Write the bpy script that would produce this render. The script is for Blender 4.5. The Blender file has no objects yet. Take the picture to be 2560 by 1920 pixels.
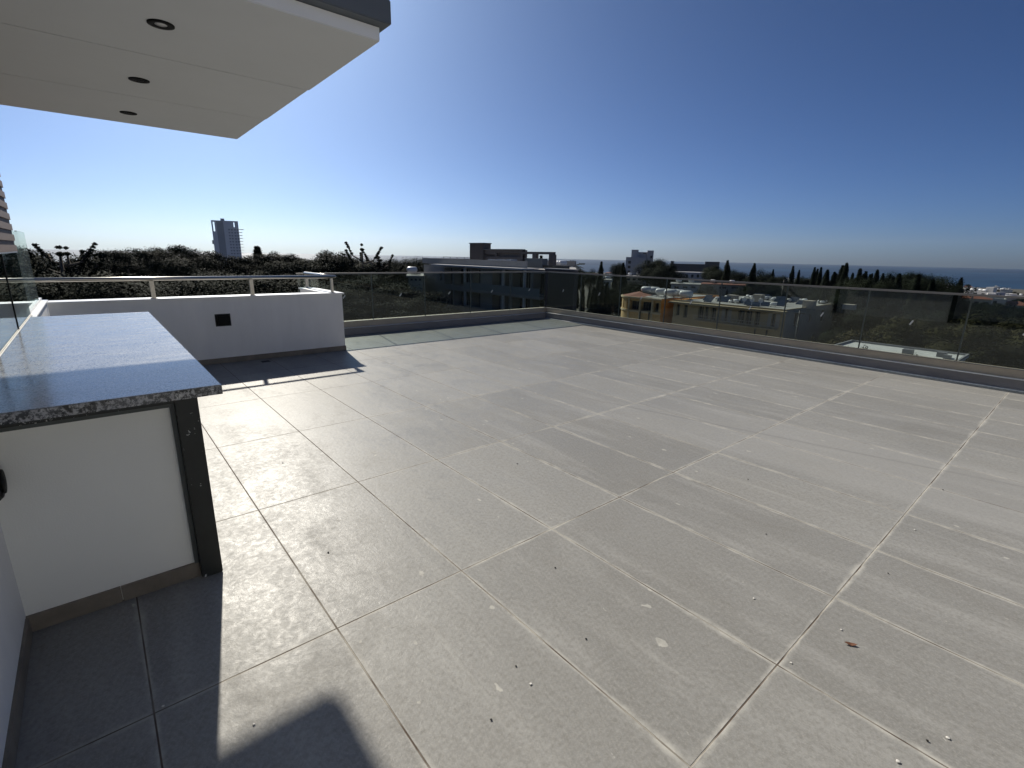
import bpy, bmesh, math, random
import numpy as np
from mathutils import Vector, Matrix
random.seed(7); RNG = np.random.default_rng(7)
sc = bpy.context.scene
COL = sc.collection

# ------------------------------------------------------------------ camera
CAM = Vector((0, 0, 1.459)); FPX = 1228.994; YAW, PITCH, ROLL = -0.8677, 0.2557, 0.0201
cy_, sy_, cp_, sp_ = math.cos(YAW), math.sin(YAW), math.cos(PITCH), math.sin(PITCH)
FWD = Vector((sy_*cp_, cy_*cp_, -sp_)); R0 = Vector((cy_, -sy_, 0)); U0 = R0.cross(FWD)
RIGHT = math.cos(ROLL)*R0 + math.sin(ROLL)*U0; UP = -math.sin(ROLL)*R0 + math.cos(ROLL)*U0
cam = bpy.data.objects.new("camera", bpy.data.cameras.new("camera")); COL.objects.link(cam)
M = Matrix((RIGHT, UP, -FWD)).transposed().to_4x4(); M.translation = CAM
cam.matrix_world = M
cam.data.sensor_width = 36; cam.data.lens = FPX/2560*36
cam.data.clip_start = 0.02; cam.data.clip_end = 60000
sc.camera = cam

# ------------------------------------------------------------------ sky, sun, exposure
SUN_EL = math.radians(34.9); SUN_AZ = math.radians(-78.9)      # from +Y towards +X
w = bpy.data.worlds.new("World"); sc.world = w; w.use_nodes = True
nt = w.node_tree; bg = nt.nodes["Background"]; sky = nt.nodes.new("ShaderNodeTexSky")
sky.sky_type = 'NISHITA'; sky.sun_disc = False; sky.sun_elevation = SUN_EL; sky.sun_rotation = SUN_AZ
sky.altitude = 0; sky.air_density = 0.5; sky.dust_density = 1.15; sky.ozone_density = 8.0
gm = nt.nodes.new("ShaderNodeGamma"); gm.inputs[1].default_value = 1.18; nt.links.new(sky.outputs[0], gm.inputs[0])
tn = nt.nodes.new("ShaderNodeVectorMath"); tn.operation = 'MULTIPLY'; tn.inputs[1].default_value = (.80, .95, .995); nt.links.new(gm.outputs[0], tn.inputs[0])
nt.links.new(tn.outputs[0], bg.inputs[0]); bg.inputs[1].default_value = 0.05
sd = Vector((math.sin(SUN_AZ)*math.cos(SUN_EL), math.cos(SUN_AZ)*math.cos(SUN_EL), math.sin(SUN_EL)))
sun = bpy.data.objects.new("sun", bpy.data.lights.new("sun", 'SUN')); COL.objects.link(sun)
sun.rotation_euler = sd.to_track_quat('Z', 'Y').to_euler(); sun.location = sd*50
sun.data.energy = 5.0; sun.data.angle = math.radians(0.95); sun.data.color = (1, 0.94, 0.825)
sc.view_settings.view_transform = 'Standard'; sc.view_settings.look = 'None'
sc.view_settings.exposure = 0.12; sc.view_settings.gamma = 1
sc.cycles.use_denoising = True; sc.cycles.transparent_max_bounces = 24
sc.cycles.max_bounces = 8; sc.cycles.sample_clamp_indirect = 6

# measured directions: where a direction of view meets a plane or a ground distance
def ray(x, y): return FWD + RIGHT*((x-1280)/FPX) - UP*((y-960)/FPX)
def onX(x, y, X): d = ray(x, y); return CAM + d*(X/d.x)
def onY(x, y, Y): d = ray(x, y); return CAM + d*(Y/d.y)
def onZ(x, y, z): d = ray(x, y); return CAM + d*((z-CAM.z)/d.z)
def at(x, y, D): d = ray(x, y); return CAM + d*(D/math.hypot(d.x, d.y))
def ground_z(r):
    pts = [(0, -15.0), (140, -15.6), (320, -20), (700, -31), (1300, -44), (1640, -48.5), (1800, -53)]
    for (a, za), (b, zb) in zip(pts, pts[1:]):
        if r <= b: return za+(zb-za)*(r-a)/(b-a)
    return -53

HAZE = 2.4e-5
# ------------------------------------------------------------------ materials
MATS = {}
def mat(name, col=(.5, .5, .5), rough=.6, metal=0., spec=.5, var=.0, vscale=3., bump=0., bscale=60., stretch=None, emit=None):
    if name in MATS: return MATS[name]
    m = bpy.data.materials.new(name); m.use_nodes = True; n = m.node_tree.nodes; l = m.node_tree.links
    b = n["Principled BSDF"]; b.inputs["Base Color"].default_value = (*col, 1)
    b.inputs["Roughness"].default_value = rough; b.inputs["Metallic"].default_value = metal
    b.inputs["Specular IOR Level"].default_value = spec
    tc = n.new("ShaderNodeTexCoord"); src = tc.outputs["Object"]
    if stretch:
        mp = n.new("ShaderNodeMapping"); mp.inputs["Scale"].default_value = stretch; l.new(src, mp.inputs[0]); src = mp.outputs[0]
    if var:
        t = n.new("ShaderNodeTexNoise"); t.inputs["Scale"].default_value = vscale; t.inputs["Detail"].default_value = 7
        t.inputs["Roughness"].default_value = .65
        l.new(src, t.inputs["Vector"]); r = n.new("ShaderNodeMapRange"); l.new(t.outputs[0], r.inputs[0])
        r.inputs[1].default_value = .3; r.inputs[2].default_value = .7; r.inputs[3].default_value = 1-var; r.inputs[4].default_value = 1+var
        mx = n.new("ShaderNodeVectorMath"); mx.operation = 'SCALE'; mx.inputs[0].default_value = col; l.new(r.outputs[0], mx.inputs["Scale"])
        l.new(mx.outputs[0], b.inputs["Base Color"])
    if bump:
        t = n.new("ShaderNodeTexNoise"); t.inputs["Scale"].default_value = bscale; t.inputs["Detail"].default_value = 4
        l.new(src, t.inputs["Vector"]); bp = n.new("ShaderNodeBump"); bp.inputs["Strength"].default_value = bump
        bp.inputs["Distance"].default_value = .01; l.new(t.outputs[0], bp.inputs["Height"]); l.new(bp.outputs[0], b.inputs["Normal"])
    MATS[name] = m; return m

def N(m): return m.node_tree.nodes, m.node_tree.links
class G:
    """tiny node-graph helper"""
    def __init__(s, m): s.n, s.l = N(m)
    def math(s, op, a, b=None, c=None, clamp=False):
        k = s.n.new("ShaderNodeMath"); k.operation = op; k.use_clamp = clamp
        for i, v in enumerate((a, b, c)):
            if v is None: continue
            if isinstance(v, (int, float)): k.inputs[i].default_value = v
            else: s.l.new(v, k.inputs[i])
        return k.outputs[0]
    def noise(s, vec, scale, detail=4, rough=.55, dist=0.):
        k = s.n.new("ShaderNodeTexNoise"); k.inputs["Scale"].default_value = scale; k.inputs["Detail"].default_value = detail
        k.inputs["Roughness"].default_value = rough; k.inputs["Distortion"].default_value = dist
        s.l.new(vec, k.inputs["Vector"]); return k.outputs[0]
    def mapp(s, vec, scale=(1, 1, 1), loc=(0, 0, 0), rot=(0, 0, 0)):
        k = s.n.new("ShaderNodeMapping"); s.l.new(vec, k.inputs[0]); k.inputs["Scale"].default_value = scale
        k.inputs["Location"].default_value = loc; k.inputs["Rotation"].default_value = rot; return k.outputs[0]
    def rng(s, v, a, b, c=0., d=1., smooth=False):
        k = s.n.new("ShaderNodeMapRange"); k.inputs[1].default_value = a; k.inputs[2].default_value = b
        k.inputs[3].default_value = c; k.inputs[4].default_value = d
        if smooth: k.interpolation_type = 'SMOOTHSTEP'
        s.l.new(v, k.inputs[0]); return k.outputs[0]
    def mix(s, f, a, b):
        k = s.n.new("ShaderNodeMix"); k.data_type = 'RGBA'
        if isinstance(f, (int, float)): k.inputs[0].default_value = f
        else: s.l.new(f, k.inputs[0])
        for i, v in ((6, a), (7, b)):
            if isinstance(v, tuple): k.inputs[i].default_value = (*v, 1)
            else: s.l.new(v, k.inputs[i])
        return k.outputs[2]

TX0, TY0 = -1.702, 0.550          # tile joints: X = TX0 + 1.2 k, Y = TY0 + 0.6 k
def floor_material():
    m = bpy.data.materials.new("porcelain_tiles"); m.use_nodes = True; g = G(m); n, l = g.n, g.l
    b = n["Principled BSDF"]; tc = n.new("ShaderNodeTexCoord"); P = tc.outputs["Object"]
    sp = n.new("ShaderNodeSeparateXYZ"); l.new(P, sp.inputs[0]); X, Y = sp.outputs[0], sp.outputs[1]
    u = g.math('DIVIDE', g.math('SUBTRACT', X, TX0), 1.2); v = g.math('DIVIDE', g.math('SUBTRACT', Y, TY0), .6)
    fu, fv = g.math('FLOOR', u), g.math('FLOOR', v)
    def edge(fr, size):   # distance in metres to the nearest joint
        a = g.math('SUBTRACT', fr, g.math('FLOOR', fr)); a = g.math('MINIMUM', a, g.math('SUBTRACT', 1., a)); return g.math('MULTIPLY', a, size)
    eu, ev = edge(u, 1.2), edge(v, .6); e = g.math('MINIMUM', eu, ev)
    cb = n.new("ShaderNodeCombineXYZ"); l.new(fu, cb.inputs[0]); l.new(fv, cb.inputs[1])
    wn = n.new("ShaderNodeTexWhiteNoise"); l.new(cb.outputs[0], wn.inputs["Vector"]); tile = wn.outputs["Value"]
    joint = g.rng(e, .0018, .0034, 1, 0)
    # mid-scale wear: large soft patches, streaks swept along X
    big = g.noise(P, .55, 5, .6, .6)
    swp = g.noise(g.mapp(P, (.55, 3.2, 1), (3, 1, 0), (0, 0, .10)), 1.3, 6, .62, .4)
    wipe = g.noise(g.mapp(P, (1.2, 1.9, 1), (0, 7, 0), (0, 0, -.5)), 1.1, 7, .66, 1.2)
    fine = g.noise(P, 48, 5, .7)
    grain = g.noise(P, 210, 3, .7)
    # dusty grout haze beside the joints
    dn = g.noise(P, 2.1, 4, .6); dw = g.rng(dn, .36, .68, .006, .040)
    haze = g.rng(g.math('DIVIDE', e, dw), 0, 1, 1, 0, True)
    hz2 = g.math('MULTIPLY', haze, g.rng(g.noise(P, 9, 5, .7), .35, .62, .1, 1))
    # dust grows towards +X, +Y (the unwashed part), cleaner near the counter
    far = g.rng(g.math('ADD', X, g.math('MULTIPLY', Y, .55)), -4.6, -.5, .25, 1.)
    hz3 = g.math('MULTIPLY', hz2, g.math('MULTIPLY', far, .9))
    base = g.mix(g.rng(big, .35, .66), (.236, .230, .214), (.288, .283, .268))
    base = g.mix(g.math('MULTIPLY', g.rng(swp, .50, .66), g.rng(X, -5., -2., .2, .42)), base, (.44, .43, .405))
    base = g.mix(g.math('MULTIPLY', g.rng(wipe, .52, .64), .40), base, (.205, .197, .182))
    base = g.mix(g.rng(tile, .25, 1, 0, .5), base, (.37, .362, .338))
    base = g.mix(g.rng(fine, .42, .64, 0, .50), base, (.185, .175, .155))
    base = g.mix(g.rng(g.noise(P, 95, 4, .75), .47, .66, 0, .42), base, (.40, .385, .35))
    base = g.mix(g.rng(grain, .55, .8, 0, .35), base, (.43, .42, .39))
    base = g.mix(hz3, base, (.55, .53, .475))
    # thin long wipe marks left by the squeegee, running along X
    st = g.noise(g.mapp(P, (.55, 13, 1), (5, 2, 0), (0, 0, .09)), 1.0, 4, .6, .3)
    stm = g.math('MULTIPLY', g.rng(st, .60, .74), g.rng(g.noise(P, .8, 3), .42, .62, 0, .34))
    base = g.mix(g.math('MULTIPLY', stm, far), base, (.54, .525, .48))
    # plaster and paint smears
    vo = n.new("ShaderNodeTexVoronoi"); vo.inputs["Scale"].default_value = 2.6; vo.inputs["Randomness"].default_value = 1
    wv = g.n.new("ShaderNodeVectorMath"); wv.operation = 'ADD'; nz = n.new("ShaderNodeTexNoise"); nz.inputs["Scale"].default_value = 13; nz.inputs["Detail"].default_value = 4
    l.new(P, nz.inputs["Vector"]); sc_ = n.new("ShaderNodeVectorMath"); sc_.operation = 'SCALE'; sc_.inputs["Scale"].default_value = .10
    l.new(nz.outputs["Color"], sc_.inputs[0]); l.new(g.mapp(P, (.8, 1.5, 1), (0, 0, 0), (0, 0, .25)), wv.inputs[0]); l.new(sc_.outputs[0], wv.inputs[1])
    l.new(wv.outputs[0], vo.inputs["Vector"]); rr = n.new("ShaderNodeSeparateColor"); l.new(vo.outputs["Color"], rr.inputs[0])
    rad = g.math('MULTIPLY', g.rng(rr.outputs[0], .35, 1, 0, .075), g.rng(X, -4.2, -1.2, .15, 1))
    spot = g.rng(g.math('SUBTRACT', vo.outputs["Distance"], rad), -.012, .0, 1, 0)
    vo2 = n.new("ShaderNodeTexVoronoi"); vo2.inputs["Scale"].default_value = 8; l.new(wv.outputs[0], vo2.inputs["Vector"])
    r2 = n.new("ShaderNodeSeparateColor"); l.new(vo2.outputs["Color"], r2.inputs[0])
    sp2 = g.rng(g.math('SUBTRACT', vo2.outputs["Distance"], g.rng(r2.outputs[1], .70, 1, 0, .15)), -.02, 0, 1, 0)
    spots = g.math('MAXIMUM', g.math('MULTIPLY', spot, .75), g.math('MULTIPLY', sp2, .7))
    base = g.mix(g.math('MULTIPLY', spots, g.rng(g.noise(P, 30, 3), .3, .6, .4, 1)), base, (.56, .54, .48))
    # one long thin dark line across the tiles
    d1 = g.math('ABSOLUTE', g.math('SUBTRACT', Y, g.math('ADD', g.math('MULTIPLY', X, .247), 4.69)))
    dark_line = g.math('MULTIPLY', g.rng(d1, .004, .03, 1, 0), g.rng(X, -3.6, -2.4, 0, .55))
    base = g.mix(dark_line, base, (.17, .165, .155))
    # broad paler band across the tiles, stronger towards +X
    band = g.math('MULTIPLY', g.rng(g.math('ABSOLUTE', g.math('SUBTRACT', g.math('SUBTRACT', Y, g.math('MULTIPLY', X, .10)), 4.35)), .50, .62, 1, 0), g.rng(X, -3.5, -1.4, 0, .3))
    base = g.mix(band, base, (.42, .41, .39))
    base = g.mix(joint, base, (.115, .088, .068))
    jd = g.math('MULTIPLY', joint, g.rng(g.noise(P, 3.4, 3), .42, .6, 0, .85)); jd = g.math('MULTIPLY', jd, g.rng(g.math('ADD', X, g.math('MULTIPLY', Y, .55)), -2.9, -.9, 0, 1.))
    base = g.mix(jd, base, (.52, .49, .42))
    l.new(base, b.inputs["Base Color"])
    ro = g.rng(wipe, .4, .66, .37, .50); ro = g.math('ADD', ro, g.rng(g.noise(P, 26, 6, .75, .8), .40, .66, -.06, .10))
    ro = g.math('ADD', ro, g.math('MULTIPLY', g.math('MAXIMUM', hz3, spots), .2)); ro = g.math('ADD', ro, g.math('MULTIPLY', joint, .4), clamp=True)
    l.new(ro, b.inputs["Roughness"]); b.inputs["Specular IOR Level"].default_value = .13
    bp = n.new("ShaderNodeBump"); bp.inputs["Strength"].default_value = .8; bp.inputs["Distance"].default_value = .004
    h = g.math('ADD', g.math('MULTIPLY', g.noise(P, 34, 7, .72, .5), .5), g.math('MULTIPLY', grain, .12)); h = g.math('SUBTRACT', h, g.math('MULTIPLY', joint, .6))
    l.new(h, bp.inputs["Height"]); l.new(bp.outputs[0], b.inputs["Normal"])
    return m

def granite(edge=False):
    m = bpy.data.materials.new("granite_sawn_edge" if edge else "granite_polished"); m.use_nodes = True; g = G(m); n, l = g.n, g.l; b = n["Principled BSDF"]
    P = n.new("ShaderNodeTexCoord").outputs["Object"]
    a = g.noise(P, 34, 5, .62, 1.2); c = g.noise(P, 58, 4, .6, .6); d = g.noise(P, 9, 3)
    base = g.mix(g.rng(g.noise(P, 62, 6, .75, .3), .47, .56), (.018, .020, .022), (.36, .36, .355)) if edge else g.mix(g.rng(g.noise(g.mapp(P, (1, 2.4, 1), rot=(0, 0, .4)), 60, 5, .62, .8), .40, .56), (.13, .135, .14), (.31, .308, .30))
    base = g.mix(g.rng(c, .60, .68, 0, 1 if edge else .35), base, (.52, .52, .50))
    base = g.mix(g.rng(c, .40, .34, 0, 1 if edge else .8), base, (.018, .02, .022))
    base = g.mix(g.rng(d, .4, .7, 0, .3), base, (.34, .35, .36))
    l.new(base, b.inputs["Base Color"]); b.inputs["Specular IOR Level"].default_value = .5
    st = g.noise(g.mapp(P, (14, 3, 1)), 1.0, 5, .6)
    l.new(g.rng(st, .3, .7, .13, .24), b.inputs["Roughness"])
    bp = n.new("ShaderNodeBump"); bp.inputs["Strength"].default_value = .035; bp.inputs["Distance"].default_value = .003
    l.new(g.noise(g.mapp(P, (22, 6, 4)), 1.0, 5, .6), bp.inputs["Height"]); l.new(bp.outputs[0], b.inputs["Normal"])
    return m

def glass(name, tint, sky_veil=.0, rough=.0):
    """clear sheet glass: tinted transmission plus mirror reflection by angle"""
    m = bpy.data.materials.new(name); m.use_nodes = True; n, l = N(m); n.clear()
    o = n.new("ShaderNodeOutputMaterial"); t = n.new("ShaderNodeBsdfTransparent"); t.inputs[0].default_value = (*tint, 1)
    gl = n.new("ShaderNodeBsdfGlossy"); gl.inputs["Roughness"].default_value = rough; gl.inputs[0].default_value = (.9, .95, .93, 1)
    g = G(m); ge = n.new("ShaderNodeNewGeometry"); dt = n.new("ShaderNodeVectorMath"); dt.operation = 'DOT_PRODUCT'
    l.new(ge.outputs["Incoming"], dt.inputs[0]); l.new(ge.outputs["Normal"], dt.inputs[1])
    f5 = g.math('POWER', g.math('SUBTRACT', 1., g.math('ABSOLUTE', dt.outputs["Value"]), clamp=True), 5.)
    frs = g.math('ADD', .04, g.math('MULTIPLY', f5, .8))
    mx = n.new("ShaderNodeMixShader"); l.new(frs, mx.inputs[0]); l.new(t.outputs[0], mx.inputs[1]); l.new(gl.outputs[0], mx.inputs[2])
    out = mx.outputs[0]
    if sky_veil:      # pale diffuse veil standing in for the pane's sky reflection
        df = n.new("ShaderNodeBsdfDiffuse"); df.inputs[0].default_value = (.55, .62, .62, 1); m2 = n.new("ShaderNodeMixShader"); m2.inputs[0].default_value = sky_veil
        l.new(out, m2.inputs[1]); l.new(df.outputs[0], m2.inputs[2]); out = m2.outputs[0]
    l.new(out, o.inputs[0]); return m

def leaf_material(name, c1, c2):
    m = bpy.data.materials.new(name); m.use_nodes = True; g = G(m); n, l = g.n, g.l; b = n["Principled BSDF"]
    ge = n.new("ShaderNodeNewGeometry"); oi = n.new("ShaderNodeObjectInfo")
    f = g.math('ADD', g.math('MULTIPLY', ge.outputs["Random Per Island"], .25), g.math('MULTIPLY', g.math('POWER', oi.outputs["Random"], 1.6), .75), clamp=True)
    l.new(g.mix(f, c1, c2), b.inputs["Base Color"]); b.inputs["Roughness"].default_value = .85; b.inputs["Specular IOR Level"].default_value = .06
    return m

M_FLOOR = floor_material(); M_GRAN = granite(); M_GRANE = granite(True)
M_GLASS = glass("balustrade_glass", (.73, .775, .76)); M_GLASS2 = glass("tinted_window_glass", (.50, .56, .57)); M_GLASS3 = glass("green_screen_glass", (.72, .80, .78), sky_veil=.10)
M_WHITE = mat("white_render", (.80, .795, .775), .8, var=.055, vscale=1.6, bump=.12, bscale=170, stretch=(2.2, 2.2, .55))
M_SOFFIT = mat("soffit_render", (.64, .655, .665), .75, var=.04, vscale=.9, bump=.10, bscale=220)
M_COPE = mat("white_coping", (.78, .78, .77), .35, var=.04, vscale=2)
M_CAP = mat("dark_grey_cap", (.105, .12, .135), .6, var=.08, vscale=4)
M_STEEL = mat("dark_painted_steel", (.014, .017, .0165), .5, var=.3, vscale=7, bump=.1, bscale=60)
M_STEELG = mat("grey_green_frame", (.07, .08, .078), .5, var=.15, vscale=8)
M_SKIRT = mat("beige_skirting_tile", (.20, .172, .137), .55, var=.28, vscale=5, bump=.1)
M_KERB = mat("parapet_render", (.27, .25, .235), .8, var=.12, vscale=2.2, bump=.15, bscale=90, stretch=(1, 1, 4))
M_KERBU = mat("channel_render", (.50, .42, .31), .8, var=.10, vscale=3, bump=.1)
M_KERBTOP = mat("parapet_ledge_metal", (.70, .69, .67), .5, var=.15, vscale=5)
M_CHROME = mat("brushed_stainless", (.46, .435, .39), .28, metal=1., var=.06, vscale=9, stretch=(1, .2, 1))
M_SEAL = mat("glass_edge_seal", (.07, .085, .08), .35)
M_CAPRAIL = mat("anodised_cap_rail", (.25, .235, .21), .55, metal=.3, var=.1, vscale=6)
M_BLACK = mat("black_plastic", (.0035, .004, .004), .6, spec=.2)
M_SLATL = mat("taupe_slat", (.17, .105, .07), .6, var=.15, vscale=5, stretch=(.2, 1, 6))
M_SLATD = mat("dark_slat_gap", (.045, .024, .02), .7, var=.2, vscale=4)
M_GREYW = mat("grey_slab_cladding", (.11, .12, .125), .5, var=.15, vscale=3)
M_LEDGE = mat("cream_ledge_stone", (.56, .51, .43), .5, var=.15, vscale=9)
M_STICK = mat("white_label_paper", (.75, .75, .72), .6)
M_LAMP = mat("lamp_lens", (.6, .6, .6), .3)
M_BARK = mat("bark", (.085, .065, .048), .9, var=.3, vscale=6)
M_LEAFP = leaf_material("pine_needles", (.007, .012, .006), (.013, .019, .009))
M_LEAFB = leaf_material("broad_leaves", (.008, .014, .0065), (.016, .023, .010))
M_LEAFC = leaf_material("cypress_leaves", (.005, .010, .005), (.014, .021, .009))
M_LEAFS = leaf_material("scrub_leaves", (.022, .026, .010), (.075, .064, .030))
M_WIN = mat("dark_window_glass", (.030, .034, .038), .2, spec=.5)
M_HWHITE = mat("whitewashed_wall", (.62, .60, .56), .85, var=.08, vscale=.5)
M_HCREAM = mat("cream_wall", (.46, .41, .33), .85, var=.1, vscale=.5)
M_HGREY = mat("grey_concrete_wall", (.29, .285, .27), .85, var=.12, vscale=.35)
M_ROOFW = mat("white_flat_roof", (.36, .355, .335), .8, var=.15, vscale=.6)
M_ROOFB = mat("bright_flat_roof", (.60, .60, .58), .8, var=.2, vscale=.9)
M_ROOFG = mat("grey_flat_roof", (.30, .29, .28), .85, var=.2, vscale=.5)
M_TILE = mat("terracotta_tiles", (.24, .085, .05), .8, var=.25, vscale=2)
M_OCHRE = mat("ochre_render", (.58, .40, .18), .85, var=.12, vscale=.5)
M_ORANGE = mat("orange_render", (.62, .27, .06), .85, var=.1, vscale=.5)
M_DULL = mat("dull_olive_render", (.40, .325, .20), .85, var=.12, vscale=.4)
M_TANK = mat("white_tank_enamel", (.72, .72, .71), .35)
M_PANEL = mat("solar_panel_glass", (.03, .04, .06), .15)
M_CLAD = mat("ribbed_brown_cladding", (.115, .098, .09), .7, var=.2, vscale=1.2, stretch=(5, 5, .2))
M_TOWER = mat("tower_concrete", (.70, .71, .73), .8, var=.06, vscale=.08)
M_TOWERD = mat("tower_dark_bay", (.34, .365, .40), .7, var=.08, vscale=.08)
M_ASPH = mat("asphalt", (.06, .06, .06), .9, var=.2, vscale=.6)
M_PAVE = mat("pale_paving", (.42, .40, .36), .85, var=.12, vscale=.5)
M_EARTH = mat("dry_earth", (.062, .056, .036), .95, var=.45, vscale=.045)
M_WIRE = mat("grey_metal", (.22, .22, .22), .5)

def add_chips(m, scale, thr, col):
    g = G(m); b = g.n["Principled BSDF"]; P = g.n.new("ShaderNodeTexCoord").outputs["Object"]
    src = b.inputs["Base Color"].links[0].from_socket
    f = g.rng(g.math('MULTIPLY', g.noise(P, scale, 5, .7), g.rng(g.noise(P, 5, 2), .35, .7, .75, 1.1)), thr, thr+.02)
    g.l.new(g.mix(f, src, col), b.inputs["Base Color"])
add_chips(M_STEEL, 48, .635, (.55, .56, .54)); add_chips(M_WHITE, 9, .70, (.62, .60, .56))

# ------------------------------------------------------------------ mesh helpers
class MB:
    def __init__(s): s.v, s.f = [], []
    def quad(s, a, b, c, d):
        k = len(s.v); s.v += [tuple(a), tuple(b), tuple(c), tuple(d)]; s.f.append((k, k+1, k+2, k+3)); return s
    def poly(s, pts):
        k = len(s.v); s.v += [tuple(p) for p in pts]; s.f.append(tuple(range(k, k+len(pts)))); return s
    def box(s, x0, x1, y0, y1, z0, z1, rot=0, c=(0, 0)):
        P = []
        for z in (z0, z1):
            for x, y in ((x0, y0), (x1, y0), (x1, y1), (x0, y1)):
                if rot:
                    dx, dy = x-c[0], y-c[1]; x, y = c[0]+dx*math.cos(rot)-dy*math.sin(rot), c[1]+dx*math.sin(rot)+dy*math.cos(rot)
                P.append((x, y, z))
        k = len(s.v); s.v += P
        s.f += [(k, k+3, k+2, k+1), (k+4, k+5, k+6, k+7), (k, k+1, k+5, k+4), (k+1, k+2, k+6, k+5), (k+2, k+3, k+7, k+6), (k+3, k, k+4, k+7)]
        return s
    def tube(s, p0, p1, r0, r1=None, n=12, caps=True):
        r1 = r0 if r1 is None else r1; p0, p1 = Vector(p0), Vector(p1); d = (p1-p0).normalized()
        a = d.orthogonal().normalized(); b = d.cross(a); k = len(s.v)
        for p, r in ((p0, r0), (p1, r1)):
            for i in range(n):
                t = 2*math.pi*i/n; s.v.append(tuple(p+a*(math.cos(t)*r)+b*(math.sin(t)*r)))
        for i in range(n): j = (i+1) % n; s.f.append((k+i, k+j, k+n+j, k+n+i))
        if caps: s.f.append(tuple(k+i for i in reversed(range(n)))); s.f.append(tuple(k+n+i for i in range(n)))
        return s
    def chain(s, pts, rad, n=8):
        for (p, q), (a, b) in zip(zip(pts, pts[1:]), zip(rad, rad[1:])): s.tube(p, q, a, b, n)
        return s
    def lathe(s, c, prof, n=24, axis='Z'):
        k = len(s.v)
        for r, h in prof:
            for i in range(n):
                t = 2*math.pi*i/n; x, y = r*math.cos(t), r*math.sin(t)
                if axis == 'Z': s.v.append((c[0]+x, c[1]+y, c[2]+h))
                elif axis == 'X': s.v.append((c[0]+h, c[1]+x, c[2]+y))
                else: s.v.append((c[0]+x, c[1]+h, c[2]+y))
        for j in range(len(prof)-1):
            for i in range(n): i2 = (i+1) % n; s.f.append((k+j*n+i, k+j*n+i2, k+(j+1)*n+i2, k+(j+1)*n+i))
        s.f.append(tuple(k+i for i in reversed(range(n)))); s.f.append(tuple(k+(len(prof)-1)*n+i for i in range(n)))
        return s
    def mesh(s, name, m, smooth=False, bevel=0):
        me = bpy.data.meshes.new(name); me.from_pydata(s.v, [], s.f); me.materials.append(m)
        bm = bmesh.new(); bm.from_mesh(me)
        if bevel:
            bmesh.ops.remove_doubles(bm, verts=bm.verts, dist=1e-5)
            bmesh.ops.bevel(bm, geom=list(bm.edges), offset=bevel, segments=2, affect='EDGES', clamp_overlap=True)
        bmesh.ops.recalc_face_normals(bm, faces=bm.faces); bm.to_mesh(me); bm.free()
        if smooth: me.shade_smooth()
        return me
    def obj(s, name, m, parent=None, smooth=False, bevel=0):
        return link(name, s.mesh(name, m, smooth, bevel), parent)
def link(name, data, parent=None):
    o = bpy.data.objects.new(name, data); COL.objects.link(o)
    if parent: o.parent = parent
    return o
def tag(o, label, cat, group=None, kind=None):
    if label and not 4 <= len(label.split()) <= 16: print("LABEL LENGTH", len(label.split()), label)
    if label: o["label"] = label
    if cat: o["category"] = cat
    if group: o["group"] = group
    if kind: o["kind"] = kind
    return o
def thing(name, label, cat, loc=(0, 0, 0), rot=0, group=None, scale=None):
    o = bpy.data.objects.new(name, None); o.empty_display_size = .2; COL.objects.link(o)
    o.location = loc; o.rotation_euler = (0, 0, rot)
    if scale: o.scale = scale
    return tag(o, label, cat, group)
def structure(name, mb, m, **k): o = mb.obj(name, m, **k); o["kind"] = "structure"; return o
def dup(root, loc, rot, label, group=None, scale=None, skip=()):
    r = root.copy(); COL.objects.link(r); r.location = loc; r.rotation_euler = (0, 0, rot); r["label"] = label
    if group: r["group"] = group
    if scale: r.scale = scale
    for ch in list(root.children):
        if ch.name.split('.')[0] in skip: continue
        c = ch.copy(); COL.objects.link(c); c.parent = r
        for gch in ch.children: d = gch.copy(); COL.objects.link(d); d.parent = c
    return r

def facade(mb, o, u, n, W, z0, z1, ops, depth):
    """wall in direction u from o, outward normal n, with openings (u0,u1,z0,z1) cut through and their reveals"""
    o, u, n = Vector(o), Vector(u), Vector(n)
    us = sorted({0., W, *[a for q in ops for a in q[:2]]}); zs = sorted({z0, z1, *[a for q in ops for a in q[2:4]]})
    us = [a for a in us if -1e-6 <= a <= W+1e-6]; zs = [a for a in zs if z0-1e-6 <= a <= z1+1e-6]
    P = lambda a, z, d=0: tuple(o+u*a-n*d+Vector((0, 0, z)))
    for a, b in zip(us, us[1:]):
        for c, d in zip(zs, zs[1:]):
            mu, mz = (a+b)/2, (c+d)/2
            if any(q[0] < mu < q[1] and q[2] < mz < q[3] for q in ops): continue
            mb.quad(P(a, c), P(b, c), P(b, d), P(a, d))
    for q in ops:
        a, b, c, d = q[:4]
        mb.quad(P(a, c), P(a, d), P(a, d, depth), P(a, c, depth)); mb.quad(P(b, c), P(b, d), P(b, d, depth), P(b, c, depth))
        mb.quad(P(a, c), P(b, c), P(b, c, depth), P(a, c, depth)); mb.quad(P(a, d), P(b, d), P(b, d, depth), P(a, d, depth))
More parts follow.
